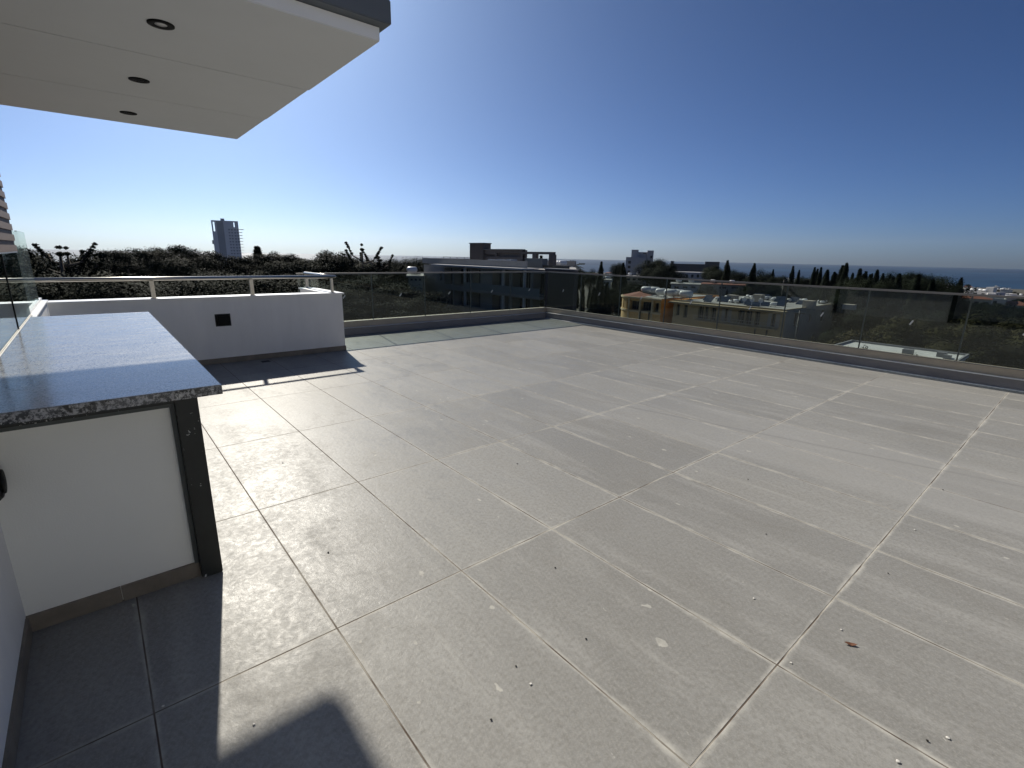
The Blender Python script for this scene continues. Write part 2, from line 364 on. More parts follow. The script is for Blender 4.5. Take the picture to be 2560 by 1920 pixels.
def pane(name, m, parent, o, u, n, q, depth, mull=0, label=None):
    o, u, n = Vector(o), Vector(u), Vector(n); mb = MB(); a, b, c, d = q[:4]
    def slab(a, b, c, d, d0, d1):
        pts = [o+u*x-n*y+Vector((0, 0, z)) for z in (c, d) for x, y in ((a, d1), (b, d1), (b, d0), (a, d0))]
        k = len(mb.v); mb.v += [tuple(p) for p in pts]
        mb.f += [(k, k+3, k+2, k+1), (k+4, k+5, k+6, k+7), (k, k+1, k+5, k+4), (k+1, k+2, k+6, k+5), (k+2, k+3, k+7, k+6), (k+3, k, k+4, k+7)]
    slab(a+.01, b-.01, c+.01, d-.01, depth-.06, depth-.01)
    w_ = mb.obj(name, m, parent)
    if mull:
        mb = MB()
        for k in range(mull+1): x = a+(b-a)*k/mull; slab(max(a+.012, x-.05), min(b-.012, x+.05), c+.052, d-.052, depth-.12, depth-.065)
        slab(a+.012, b-.012, c+.012, c+.0525, depth-.12, depth-.064); slab(a+.012, b-.012, d-.0525, d-.012, depth-.12, depth-.064)
        mb.obj("frame", M_WIRE, w_)
    return w_

# ================================================================== TERRACE
structure("terrace_floor", MB().box(-9.0, 7.5, -3.6, 8.60, -.25, 0), M_FLOOR)

# --- the block the terrace tops
blk = thing("apartment_block", "pale apartment block whose roof terrace carries the tiled floor", "building", (0, 0, 0))
mb = MB()
fl = [(a, a+1.8, z, z+1.9) for a in (1.5, 5.5, 9.5, 13.) for z in (-13.6, -10.5, -7.4, -4.3)]
for o, u, n, W in (((-8.98, 8.58, 0), (1, 0, 0), (0, 1, 0), 16.46), ((-8.98, -8, 0), (0, 1, 0), (-1, 0, 0), 16.58), ((7.48, -8, 0), (0, 1, 0), (1, 0, 0), 16.58), ((-8.98, -8, 0), (1, 0, 0), (0, -1, 0), 16.46)):
    facade(mb, o, u, n, W, -15.2, -.26, fl, .2)
    for q in fl: pane("window", M_WIN, blk, o, u, n, q, .2)
mb.obj("wall", M_HWHITE, blk)

# --- glass balustrades on a stepped kerb
GX, GY, GZ, RZ = -8.80, 8.50, .235, 1.10
def balustrade(axis, label):
    t = thing("glass_balustrade", label, "balustrade", (GX, GY, 0), 0, None)
    loc = Vector(t.location)
    def B(x0, x1, y0, y1, z0, z1): return (x0-loc.x, x1-loc.x, y0-loc.y, y1-loc.y, z0-loc.z, z1-loc.z)
    if axis == 'Y':   # runs along Y at X = GX
        y0, y1 = 2.652, GY
        MB().box(*B(GX-.16, GX+.13, y0, y1+.0, 0.001, .128)).obj("kerb", M_KERB, t, bevel=.004)
        MB().box(*B(GX+.055, GX+.136, y0, y1-.136, .128, .134)).obj("ledge_trim", M_KERBTOP, t)
        MB().box(*B(GX-.12, GX+.05, y0, y1-.0, .128, GZ)).obj("glazing_channel", M_KERBU, t, bevel=.003)
        MB().box(*B(GX+.012, GX+.052, y0, y1-.05, GZ, GZ+.006)).obj("channel_trim", M_CAPRAIL, t)
        js = [y1-.03-1.12*k for k in range(6)]+[y0+.01]
        for a, b in zip(js[1:], js):
            g_ = MB().box(*B(GX-.009, GX+.009, a+.008, b-.008, GZ-.02, RZ-.021)).obj("glass_pane", M_GLASS, t)
            yc, zc = (a+b)/2+.02, .68; s_ = MB(); k = .034
            c = Vector((GX+.0105, yc, zc))-loc; e1 = Vector((0, .62, .78))*k; e2 = Vector((0, -.78, .62))*.009
            n_ = Vector((.0008, 0, 0)); s_.v = [tuple(c+p*e1+q*e2+m_*n_) for m_ in (0, 1) for p, q in ((-1, -1), (1, -1), (1, 1), (-1, 1))]
            s_.f = [(0, 1, 2, 3), (4, 5, 6, 7), (0, 1, 5, 4), (1, 2, 6, 5), (2, 3, 7, 6), (3, 0, 4, 7)]; s_.obj("label_strip", M_STICK, g_)
        for a in js[1:-1]: MB().box(*B(GX-.0088, GX+.0088, a-.0075, a+.0075, GZ+.007, RZ-.023)).obj("joint_seal", M_SEAL, t)
        MB().box(*B(GX-.020, GX+.020, js[-1], y1-.002, RZ-.022, RZ+.004)).obj("cap_rail", M_CAPRAIL, t, bevel=.003)
    else:
        x0, x1 = GX, 7.4
        MB().box(*B(x0+.131, x1, GY-.13, GY+.09, 0.001, .128)).obj("kerb", M_KERB, t, bevel=.004)
        MB().box(*B(x0+.137, x1, GY-.136, GY-.055, .128, .134)).obj("ledge_trim", M_KERBTOP, t)
        MB().box(*B(x0+.051, x1, GY-.05, GY+.07, .128, GZ)).obj("glazing_channel", M_KERBU, t, bevel=.003)
        MB().box(*B(x0+.056, x1, GY-.052, GY-.012, GZ, GZ+.006)).obj("channel_trim", M_CAPRAIL, t)
        MB().box(*B(x0+.2, x1, GY-.212, GY-.131, .001, .010)).obj("kerb_shade_strip", mat("kerb_shade_grey", (.55, .55, .54), .8, var=.1), t)  # pale strip over the floor, painting the kerb's shadow band as mid grey
        js = [x0+.03+1.10*k for k in range(15)]
        for a, b in zip(js, js[1:]):
            g_ = MB().box(*B(a+.008, b-.008, GY-.009, GY+.009, GZ-.02, RZ-.021)).obj("glass_pane", M_GLASS, t)
            c = Vector(((a+b)/2, GY-.0115, .68))-loc; k = .034; e1 = Vector((.45, 0, .89))*k; e2 = Vector((-.89, 0, .45))*.009; n_ = Vector((0, .0008, 0)); s_ = MB()
            s_.v = [tuple(c+p*e1+q*e2+m_*n_) for m_ in (0, 1) for p, q in ((-1, -1), (1, -1), (1, 1), (-1, 1))]
            s_.f = [(0, 1, 2, 3), (4, 5, 6, 7), (0, 1, 5, 4), (1, 2, 6, 5), (2, 3, 7, 6), (3, 0, 4, 7)]; s_.obj("label_strip", M_STICK, g_)
        for a in js[1:-1]: MB().box(*B(a-.0075, a+.0075, GY-.0088, GY+.0088, GZ+.007, RZ-.023)).obj("joint_seal", M_SEAL, t)
        MB().box(*B(x0+.022, js[-1], GY-.020, GY+.020, RZ-.022, RZ+.004)).obj("cap_rail", M_CAPRAIL, t, bevel=.003)
    return t
balustrade('Y', "glass balustrade on a grey kerb facing the grey apartment building, beside the low white wall")
balustrade('X', "long glass balustrade on a grey kerb along the right edge of the terrace")

# --- low white wall with coping, railing, socket
lw = thing("low_wall", "low white rendered wall with white coping and brown skirting at the back of the terrace", "wall", (-7.34, 2.85, 0))
o_ = Vector((-7.34, 2.85, 0))
mb = MB(); mb.box(-.20, 0, -6.3, 0, 0.001, .850); mb.box(-1.29, -.20, -.20, 0, 0.001, .850); mb.obj("wall", M_WHITE, lw)
mb = MB(); mb.box(-.225, .025, -6.3, .028, .850, .872); mb.box(-1.29, -.225, -.225, .028, .850, .872); mb.obj("coping", M_COPE, lw, bevel=.002)
mb = MB(); mb.box(0.0, .010, -6.3, .0, .001, .072); mb.box(-1.29, .010, .0, .010, .001, .072); mb.obj("skirting", M_SKIRT, lw)
rl = thing("handrail", "round stainless handrail on flat posts along the top of the low white wall", "handrail", (-7.40, 2.78, .872))
mb = MB(); mb.tube((0, -5.6, .232), (0, .0, .232), .024, n=20); mb.tube((.0, 0, .232), (-1.33, 0, .232), .024, n=20)
mb.lathe((0, 0, .232), [(.001, -.024), (.012, -.021), (.021, -.012), (.024, 0), (.021, .012), (.012, .021), (.001, .024)], 16)
mb.obj("top_rail", M_CHROME, rl, smooth=True)
for y in (-4.45, -3.33, -2.22, -1.13, -.04): MB().box(-.022, .022, y-.024, y+.006 if y > -.1 else y+.02, 0, .212).obj("post", M_CHROME, rl, bevel=.002)
MB().box(-1.30, -1.26, -.022, .022, 0, .212).obj("post", M_CHROME, rl, bevel=.002)
for p in list(rl.children):
    if p.name.startswith("post"):
        c = sum((Vector(v.co) for v in p.data.vertices), Vector())/len(p.data.vertices)
        MB().box(c.x-.035, c.x+.035, c.y-.035, c.y+.035, .0005, .008).obj("foot_plate", M_CHROME, p, bevel=.001)
sk = thing("wall_socket", "black weatherproof socket cover on the low white wall", "socket", (-7.34, 1.25, .57))
MB().box(.0005, .032, -.078, .078, -.068, .068).obj("cover", M_BLACK, sk, bevel=.014)
MB().box(.0005, .006, -.09, .09, -.08, .08).obj("back_plate", mat("socket_rim", (.012, .012, .012), .6), sk, bevel=.002)
dr = thing("floor_drain", "small dark floor drain in the shade of the low white wall", "drain", (-7.14, 1.66, 0))
MB().box(-.055, .055, -.055, .055, .0005, .004).obj("frame", M_STEELG, dr); mb = MB()
for k in range(5): mb.box(-.045, .045, -.045+k*.019, -.035+k*.019, .004, .006)
mb.obj("grating", M_BLACK, dr)

# --- left wall: white render below, tinted windows, slatted screen above
hw = thing("house_wall", "white rendered wall with skirting left of the counter", "wall", (0, -.385, 0))
mb = MB(); mb.box(-5.30, -2.42, -.12, 0, 0.001, .945); mb.box(-2.42, 7.4, -.12, 0, 0.001, 2.66); mb.obj("wall", M_WHITE, hw)
mb = MB(); x = -2.41
while x < 7.3: mb.box(x, min(x+.597, 7.4), 0, .010, .001, .072); x += .6
mb.obj("skirting", M_SKIRT, hw)
MB().box(-5.30, -2.43, -.112, -.004, .945, .95).obj("sill", M_LEDGE, hw)
fw = thing("framed_window", "dark tinted sliding window between counter and slatted screen", "window", (-2.42, -.40, .95))
for a, b in ((-1.925, -.95), (-2.88, -1.935), (-.945, -.01)):
    MB().box(a+.004, b-.004, -.008, .008, .002, .458).obj("glass_pane", M_GLASS2, fw)
for a in (-1.93, -.9475): MB().box(a-.004, a+.004, -.012, .012, .001, .459).obj("mullion", M_BLACK, fw)
MB().box(-2.88, -.01, -.016, .012, .459, .467).obj("head_trim", M_COPE, fw)
ss = thing("slatted_screen", "brown horizontal slatted screen above the tinted window at the left edge", "screen", (-5.30, -.385, 1.417))
mb = MB(); mb2 = MB(); z = .001; k = 0
while z < 1.20:
    mb.box(0, 2.87, -.06, 0, z, z+.044); mb2.box(.002, 2.868, -.05, -.008, z+.044, z+.074); z += .074
mb.obj("slats", M_SLATL, ss); mb2.obj("backing", M_SLATD, ss)
sg = thing("glass_screen", "frameless pale green glass screen standing beyond the slatted screen", "glass screen", (-5.31, -.43, .94))
MB().box(-.78, -.003, -.008, .008, .001, .632).obj("glass_pane", M_GLASS3, sg); MB().box(-1.50, -.79, -.008, .008, .001, .642).obj("glass_pane", M_GLASS3, sg)
rw = thing("return_wall", "low white wall end with bright metal coping under the glass screen", "wall", (-5.31, -.43, 0))
MB().box(-1.83, 0, -.05, .045, .001, .90).obj("wall", M_WHITE, rw)
mb = MB(); mb.box(-1.83, -.005, -.062, .058, .90, .915); mb.box(-1.83, -.005, -.012, .012, .915, .938); mb.obj("coping", M_COPE, rw, bevel=.002)

# --- penthouse front added behind the camera to bounce sunlight onto the terrace
bounce_front = thing("penthouse", "unseen white penthouse front with sliding doors, added to bounce sunlight onto the terrace", "building", (4.6, -.385, 0))
mb = MB(); drs = [(1.4, 3.8, .04, 2.25), (4.6, 7.0, .04, 2.25)]
facade(mb, (0, .001, 0), (0, 1, 0), (-1, 0, 0), 8.0, .001, 2.95, drs, .15); mb.quad((0, 8.0, .001), (2.8, 8.0, .001), (2.8, 8.0, 2.95), (0, 8.0, 2.95)); mb.quad((0, .001, 2.95), (2.8, .001, 2.95), (2.8, 8, 2.95), (0, 8, 2.95))
mb.obj("wall", M_WHITE, bounce_front)
for q in drs: pane("sliding_door", M_WIN, bounce_front, (0, .001, 0), (0, 1, 0), (-1, 0, 0), q, .15, 2)
# --- counter
CT = thing("outdoor_counter", "outdoor kitchen counter with speckled granite top on a dark steel frame", "counter", (-2.385, .274, 0))
ox, oy = -2.385, .274
MB().box(-5.11-ox, -2.16-ox, -.384-oy, .333-oy, .908, .946).obj("granite_top", M_GRAN, CT, bevel=.0025)
MB().box(-2.1605-ox, -2.1585-ox, -.384-oy, .3325-oy, .9085, .9435).obj("granite_edge", M_GRANE, CT); MB().box(-5.11-ox, -2.161-ox, .3325-oy, .3345-oy, .9085, .9435).obj("granite_edge", M_GRANE, CT)
for a_ in (-.085, -2.72): MB().box(a_, a_+.085, -.082, 0, .003, .907).obj("post", M_STEEL, CT, bevel=.003)
MB().box(-.085, -.001, -.655, -.083, .838, .907).obj("top_beam", M_STEEL, CT, bevel=.003)
MB().box(-2.634, -.086, -.081, -.001, .838, .907).obj("top_beam", M_STEEL, CT, bevel=.003)
mb = MB(); mb.box(-.050, -.030, -.10, -.083, .072, .837); mb.box(-.050, -.030, -.655, -.101, .817, .837); mb.obj("panel_trim", M_STEELG, CT)
MB().box(-.10, -.045, -.6588, -.084, .003, .836).obj("front_panel", mat("panel_render", (.83, .835, .79), .8, var=.02, vscale=2, bump=.1, bscale=200), CT)
MB().box(-2.634, -.101, -.075, -.045, .003, .836).obj("side_panel", M_WHITE, CT)
mb = MB(); mb.box(-.0449, -.033, -.6588, -.37, .001, .071); mb.box(-.0449, -.033, -.367, -.084, .001, .071); mb.obj("skirting", M_SKIRT, CT)
q_ = onY(9, 1203, -.336)
pl = thing("round_wall_lamp", "black round wall lamp at the left frame edge beside the white counter panel", "lamp", (q_.x+.0, -.385, q_.z))
MB().lathe((0, 0, 0), [(.060, .0005), (.066, .010), (.066, .030), (.055, .042), (.001, .049)], 28, 'Y').obj("housing", M_BLACK, pl, smooth=True)
MB().lathe((0, 0, 0), [(.044, .0455), (.042, .0505), (.001, .053)], 24, 'Y').obj("cover", M_BLACK, pl, smooth=True)

# --- canopy
cn = thing("canopy", "white overhanging roof slab with dark grey edge above the counter", "canopy", (-2.16, 1.07, 2.31))
mb = MB()
for a, b, y1 in ((-.865, 0, 0), (-1.70, -.871, -.006), (-2.53, -1.706, -.010)): mb.box(a, b, -4.6, y1, 0, .050)
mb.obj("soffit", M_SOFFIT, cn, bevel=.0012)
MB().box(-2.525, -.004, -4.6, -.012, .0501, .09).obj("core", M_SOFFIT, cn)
MB().box(-.003, .0035, -4.6, -.001, .004, .0495).obj("fascia_strip", M_COPE, cn)
MB().box(-2.57, .055, -4.6, .030, .052, .140).obj("edge_cap", M_CAP, cn, bevel=.004)
MB().box(-2.5, 0.02, -4.6, 0, .1402, .19).obj("roofing", M_ROOFG, cn)
for i, (x, y) in enumerate(((-2.598, .36), (-3.480, .35), (-4.336, .351))):
    t = thing("recessed_spotlight", ("largest looking of the three black spotlights in the canopy underside, nearest the camera", "middle one of the three black recessed spotlights in the canopy underside", "farthest of the three black recessed spotlights, near the canopy's outer corner")[i], "spotlight", (x, y, 2.31), 0, "recessed spotlights in the canopy")
    mb = MB(); n = 28
    prof = [(.046, .0), (.046, -.004), (.030, -.006), (.021, -.003)]; k = len(mb.v)
    for r, h in prof:
        for q in range(n): mb.v.append((r*math.cos(2*math.pi*q/n), r*math.sin(2*math.pi*q/n), h))
    for j in range(3):
        for q in range(n): q2 = (q+1) % n; mb.f.append((j*n+q, j*n+q2, (j+1)*n+q2, (j+1)*n+q))
    mb.obj("trim_ring", M_BLACK, t, smooth=True)
    MB().lathe((0, 0, 0), [(.0215, -.0005), (.0215, -.0025), (.001, -.0035)], 20).obj("lens", M_LAMP if i == 0 else M_BLACK, t, smooth=True)

# --- small debris on the tiles
def pebble(x, y, s, m, nm, label, cat, grp=None, flat=1.):
    bm = bmesh.new(); bmesh.ops.create_icosphere(bm, subdivisions=2, radius=s)
    for v in bm.verts: v.co += Vector([random.uniform(-.25, .25)*s for _ in range(3)]); v.co.z *= .55*flat
    me = bpy.data.meshes.new(nm); bm.to_mesh(me); bm.free(); me.materials.append(m); me.shade_smooth()
    o = link(nm, me); o.location = (x, y, s*.5*flat+.001); o.rotation_euler = (0, 0, random.random()*6); return tag(o, label, cat, grp)
M_PEB = mat("dark_grit", (.03, .028, .026), .8); M_PEBL = mat("white_chip", (.62, .60, .55), .7)
pts = [(1388, 1420), (1465, 1598), (1290, 1666), (1293, 1160), (707, 1158), (1915, 1336), (2220, 1434), (2318, 1853), (1228, 1800), (821, 1382), (2357, 1225), (1870, 1199)]
for x, y in pts: p = onZ(x, y, 0); pebble(p.x, p.y, .0033+random.random()*.0015, M_PEB, "dark_grit", "tiny dark piece of grit lying on the terrace tiles", "grit", "dark grit on the tiles")
for x, y in [(1885, 1497), (1327, 1711), (1978, 1658), (2103, 1575), (2245, 1905), (2370, 1846), (2287, 1325), (1458, 1154), (635, 1812), (408, 1766)]:
    p = onZ(x, y, 0); pebble(p.x, p.y, .0042+random.random()*.002, M_PEBL, "white_chip", "tiny white plaster chip lying on the terrace tiles", "chip", "white plaster chips on the tiles", .5)
p = onZ(2127, 1612, 0); mb = MB()
prof = [(-.030, 0), (-.016, .009), (.0, .012), (.014, .008), (.028, 0), (.014, -.008), (0, -.011), (-.016, -.008)]
mb.v = [(a, b, .003+.006*abs(a)/.03) for a, b in prof]+[(0, 0, .0015)]; mb.f = [(i, (i+1) % 8, 8) for i in range(8)]
mb.v += [(a, b, z-.0008) for a, b, z in mb.v]; mb.f += [(i+9, 17, (i+1) % 8+9) for i in range(8)]+[(i, i+9, (i+1) % 8+9, (i+1) % 8) for i in range(8)]
o = mb.obj("dry_leaf", mat("dry_brown_leaf", (.14, .055, .025), .8)); o.location = (p.x, p.y, 0.001); o.rotation_euler = (0, 0, .6); o.scale = (.8, .8, .8)
tag(o, "small dry brown leaf on the tiles in the lower right", "leaf")

# ================================================================== LAND AND SEA
rs = [12, 25, 45, 70, 100, 140, 200, 320, 500, 700, 1000, 1300, 1500, 1640, 1800]; na = 96; mb = MB(); mb.v = [(0, 0, -15)]
for r in rs:
    for i in range(na):
        t = 2*math.pi*i/na; rr = r*(1+(.05*math.sin(3*t+1)+.03*math.sin(7*t)+.02*math.sin(17*t) if r > 1000 else 0)); mb.v.append((rr*math.cos(t), rr*math.sin(t), ground_z(r)))
for i in range(na): mb.f.append((0, 1+i, 1+(i+1) % na))
for j in range(len(rs)-1):
    for i in range(na): a = 1+j*na; i2 = (i+1) % na; mb.f.append((a+i, a+na+i, a+na+i2, a+i2))
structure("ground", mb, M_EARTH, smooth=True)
m = bpy.data.materials.new("sea_water"); m.use_nodes = True; g = G(m); b = g.n["Principled BSDF"]
P = g.n.new("ShaderNodeTexCoord").outputs["Object"]
b.inputs["Base Color"].default_value = (.012, .045, .10, 1); b.inputs["Roughness"].default_value = .6; b.inputs["Specular IOR Level"].default_value = .1
bd = g.noise(g.mapp(P, (.0035, .0011, 1), rot=(0, 0, .5)), 1.0, 5, .6)
g.l.new(g.mix(g.rng(bd, .35, .68), (.008, .030, .075), (.022, .065, .125)), b.inputs["Base Color"])
bp = g.n.new("ShaderNodeBump"); bp.inputs["Strength"].default_value = 1; bp.inputs["Distance"].default_value = 1.2
g.l.new(g.noise(P, .06, 5, .6), bp.inputs["Height"]); g.l.new(bp.outputs[0], b.inputs["Normal"])
mb = MB(); mb.v = [(0, 0, -48)]+[(r*math.cos(2*math.pi*i/128), r*math.sin(2*math.pi*i/128), -48-(r/1000)**2*.04 if r > 2000 else -48) for r in (1000, 2500, 4500, 7000, 9500, 12000) for i in range(128)]
for i in range(128): mb.f.append((0, 1+i, 1+(i+1) % 128))
for j in range(5):
    for i in range(128): a = 1+j*128; i2 = (i+1) % 128; mb.f.append((a+i, a+128+i, a+128+i2, a+i2))
structure("sea", mb, m, smooth=True)

# streets
structure("road", MB().box(-110, 40, 76, 84, -15.2, -14.93).box(-92, -84, 84.01, 260, -15.2, -14.93), M_ASPH)
mb = MB(); mb.box(-82, 20, 84.02, 90, -15.2, -14.80); structure("pavement", mb, M_PAVE)

# ================================================================== BUILDINGS
def tank_mesh():
    mb = MB(); mb.lathe((0, 0, .95), [(.02, -1.02), (.25, -.98), (.45, -.85), (.55, -.65), (.55, .65), (.45, .85), (.25, .98), (.02, 1.02)], 16, 'X')
    return mb.mesh("water_tank", M_TANK, smooth=True)
def frame_mesh():
    mb = MB()
    for x in (-.7, .7):
        mb.tube((x, -.4, 0), (x, -.3, .6), .04, n=6); mb.tube((x, .4, 0), (x, .3, .6), .04, n=6); mb.tube((x, -.4, .25), (x, .4, .25), .03, n=6)
    return mb.mesh("tank_stand", M_WIRE)
def panel_mesh():
    mb = MB(); mb.v = [(-1, -1.9, .15), (1, -1.9, .15), (1, -.6, 1.15), (-1, -.6, 1.15), (-1, -1.9, .08), (1, -1.9, .08), (1, -.6, 1.08), (-1, -.6, 1.08)]
    mb.f = [(0, 1, 2, 3), (4, 7, 6, 5), (0, 4, 5, 1), (1, 5, 6, 2), (2, 6, 7, 3), (3, 7, 4, 0)]; return mb.mesh("solar_panel", M_PANEL)
TANK, STAND, SOLAR = tank_mesh(), frame_mesh(), panel_mesh()
def add_tank(parent, x, y, z, rot=0, s=1., solar=True):
    """loc relative to the parent"""
    t = link("water_tank", TANK, parent); t.location = (x, y, z); t.rotation_euler = (0, 0, rot); t.scale = (s, s, s)
    link("tank_stand", STAND, t)
    if solar: link("solar_panel", SOLAR, t)
    return t

# ---- grey apartment building opposite (front faces -Y at Y=41)
Yg = 41.0
gb = thing("grey_apartment_building", "dark grey apartment building with boxy rooftop structures straight across from the terrace corner", "building", (-70, Yg, -15))
O = Vector((-70, Yg, -15))
def gx(x, y=690, Y=Yg): return onY(x, y, Y).x
def gz(x, y, Y=Yg): return onY(x, y, Y).z
XL, XR, XE = gx(1060), gx(1369), gx(1441)
fz = [-.20, -3.35, -6.5, -9.65, -12.8]
mb = MB(); ops = []
cols = [(1111, 1131), (1135, 1174), (1180, 1201), (1231, 1252), (1258, 1272), (1282, 1326), (1333, 1363)]
for i in range(4):
    zt, zb = fz[i]-.35, fz[i+1]+.42
    for a, b in cols: ops.append((gx(a)-XL, gx(b)-XL, zb, zt))
    ops.append((gx(1100)-XL, gx(1105)-XL, zb+.5, zt-.5))
facade(mb, (XL-O.x, 0, 15), (1, 0, 0), (0, -1, 0), XR-XL, -15, fz[0], ops, 1.3)
facade(mb, (XL-O.x, 0, 15), (0, 1, 0), (-1, 0, 0), 16, -15, fz[0], [(a, a+1.6, z-2.6, z-.9) for a in (3, 8, 12) for z in fz[:4]], .2)
XB = onY(1438, 690, 57).x    # the rear is narrower: the right flank runs back at an angle
mb.quad((XL-O.x, 16, 0), (XB-O.x, 16, 0), (XB-O.x, 16, 15+fz[0]), (XL-O.x, 16, 15+fz[0]))
mb.quad((XB-O.x, 16, 0), (XE-O.x, .3, 0), (XE-O.x, .3, 15+fz[0]), (XB-O.x, 16, 15+fz[0]))
wl = mb.obj("wall", M_HGREY, gb)
for q in ops: pane("window", M_WIN, gb, (XL-O.x, 0, 15), (1, 0, 0), (0, -1, 0), q, 1.3, 2 if q[1]-q[0] > 1.5 else 0)
# balcony glass and slabs
for i in range(1, 5):
    mb = MB().box(gx(1174)-O.x, XR-O.x-.01, -1.15, -.003, 15+fz[i]-.12, 15+fz[i]+.16); mb.obj("balcony_slab", M_HGREY, gb)
    MB().box(gx(1176)-O.x, XR-O.x-.1, -1.12, -1.09, 15+fz[i]+.17, 15+fz[i]+1.1).obj("balcony_rail", mat("frosted_rail", (.20, .23, .23), .4), gb)
for a in (1176, 1273, 1326): MB().box(gx(a)-O.x-.14, gx(a)-O.x+.14, -1.05, -.77, .2, 15+fz[0]-.03).obj("column", mat("pale_column", (.55, .54, .52), .8), gb)
mb = MB(); a, b = gx(1106)-O.x, gx(1331)-O.x; mb.box(a, b, -1.9, 1.0, 15+fz[0]+.002, 15+fz[0]+.20); mb.obj("eaves_slab", mat("pale_slab_edge", (.42, .42, .41), .6), gb)
mb = MB(); a, b = XL-O.x, gx(1318)-O.x; mb.box(a, b, -.25, 0, 15+fz[0]+.21, 15+.80); mb.box(a, a+.25, .01, 15.9, 15+fz[0]+.21, 15+.80); mb.box(a, XB-O.x, 15.91, 16.1, 15+fz[0]+.21, 15.8)
mb.obj("roof_parapet", M_HGREY, gb); MB().poly([(XL-O.x+.26, .02, 15+fz[0]+.1), (XE-O.x-.1, .02, 15+fz[0]+.1), (XE-O.x-.1, .4, 15+fz[0]+.1), (XB-O.x, 15.9, 15+fz[0]+.1), (XL-O.x+.26, 15.9, 15+fz[0]+.1)]).obj("roof", M_ROOFG, gb)
# ribbed end block
mb = MB(); x0, x1 = XR-O.x+.01, XE-O.x; n = 26
for k in range(n):
    a = x0+(x1-x0)*k/n; mb.box(a, a+(x1-x0)/n*.55, -.48, -.40, .1, 15+.02)
mb.box(x0, x1, -.40, .25, .0, 15+.0); mb.obj("ribbed_block", M_CLAD, gb); MB().box(x0-.02, x1+.03, -.55, .4, 15+.021, 15+.12).obj("block_coping", mat("grey_metal_flashing", (.3, .3, .3), .6), gb)
# roof structures
Yt = 46.; tz = gz(1200, 609, Yt); a, b = gx(1175, 620, Yt), gx(1208, 620, Yt); dT = onX(1227, 620, b).y-Yt
mb = MB(); mb.box(a-O.x, b-O.x, Yt-Yg, Yt-Yg+dT, 15, 15+tz)
for k in range(14): c = a+(b-a)*(k+.15)/14; mb.box(c-O.x, c-O.x+(b-a)/14*.5, Yt-Yg-.07, Yt-Yg-.001, 15, 15+tz-.1)
mb.obj("stair_tower", M_CLAD, gb); MB().box(a-O.x-.1, b-O.x+.1, Yt-Yg-.15, Yt-Yg+dT+.1, 15+tz+.001, 15+tz+.12).obj("tower_cap", M_CAP, gb)
c0, c1 = b+.02, gx(1303, 640, Yt); dP = onX(1312, 640, c1).y-Yt; z2 = gz(1270, 624.5, Yt)
mb = MB(); zz0, zz1 = gz(1260, 642, Yt), gz(1260, 632, Yt)
facade(mb, (c0-O.x, Yt-Yg+.3, 15), (1, 0, 0), (0, -1, 0), c1-c0, -.1, z2, [(.1, (c1-c0)*.28, zz0, zz1-.25), ((c1-c0)*.33, (c1-c0)*.93, zz0, zz1)], .8)
mb.box(c0-O.x, c1-O.x, Yt-Yg+1.101, Yt-Yg+dP, 15, 15+z2); mb.obj("penthouse", M_CLAD, gb); MB().box(c0-O.x, c1-O.x+.1, Yt-Yg, Yt-Yg+dP, 15+z2+.001, 15+z2+.10).obj("penthouse_cap", M_CAP, gb)
p0, p1 = gx(1306, 640, Yt), gx(1382, 640, Yt); z3 = gz(1345, 629.5, Yt); mb = MB()
mb.box(p0-O.x, p1-O.x, Yt-Yg, Yt-Yg+.5, 15+z3-.32, 15+z3)
for x_, w_ in ((1333.5, .5), (1376, .62)): c = gx(x_, 640, Yt); mb.box(c-w_/2-O.x, c+w_-O.x, Yt-Yg+.01, Yt-Yg+.49, 15, 15+z3-.321)
mb.obj("pergola_frame", M_CLAD, gb)
mb = MB(); a, b, z4 = gx(1312, 650, 43.5), gx(1356, 650, 43.5), gz(1340, 646, 43.5); mb.box(a-O.x, b-O.x, 2.5, 3.4, 15, 15+z4); mb.obj("plant_room", mat("slate_render", (.13, .145, .15), .8), gb)
MB().box(gx(1356, 660, 43.5)-O.x, gx(1420, 660, 43.5)-O.x, 2.6, 2.8, 15, 15+gz(1390, 664, 43.5)).obj("roof_terrace_wall", M_STEEL, gb)
for x_ in (1227, 1250, 1274):
    a, b = gx(x_-9, 655, 42.6), gx(x_+9, 655, 42.6); z0 = .95; z1 = gz(x_, 648, 42.6); mb = MB(); c = (a+b)/2-O.x; h = (b-a)/2
    mb.v = [(c-h, 1.3, 15.0), (c+h, 1.3, 15.0), (c+h, 2.7, 15.0), (c-h, 2.7, 15.0), (c-h*.72, 1.5, 15+z1), (c+h*.62, 1.5, 15+z1), (c+h*.62, 2.5, 15+z1), (c-h*.72, 2.5, 15+z1)]
    mb.f = [(0, 1, 2, 3), (4, 5, 6, 7), (0, 1, 5, 4), (1, 2, 6, 5), (2, 3, 7, 6), (3, 0, 4, 7)]; mb.obj("roof_cowl", mat("pale_grey_metal", (.38, .39, .40), .5), gb, bevel=.05)
for x_ in (1085, 1106, 1118, 1130, 1142, 1154, 1165): p = onY(x_, 652, 49); add_tank(gb, p.x-O.x, 8, 15-.3, 0, .62, False)
mb = MB(); a, b = onY(1108, 641.5, 50), onY(1172, 643, 50); mb.box(a.x-O.x, b.x-O.x, 9, 9.1, 15+a.z-.06, 15+a.z); [mb.box(a.x-O.x+k*2.2, a.x-O.x+k*2.2+.1, 9.0, 9.1, 15, 15+a.z-.061) for k in range(6)]; mb.obj("roof_rail", M_WIRE, gb)
for x_ in (1386, 1391, 1396, 1401, 1407): p = onY(x_, 655, 52); add_tank(gb, p.x-O.x, 11, 14.95, 1.2, .62, False)

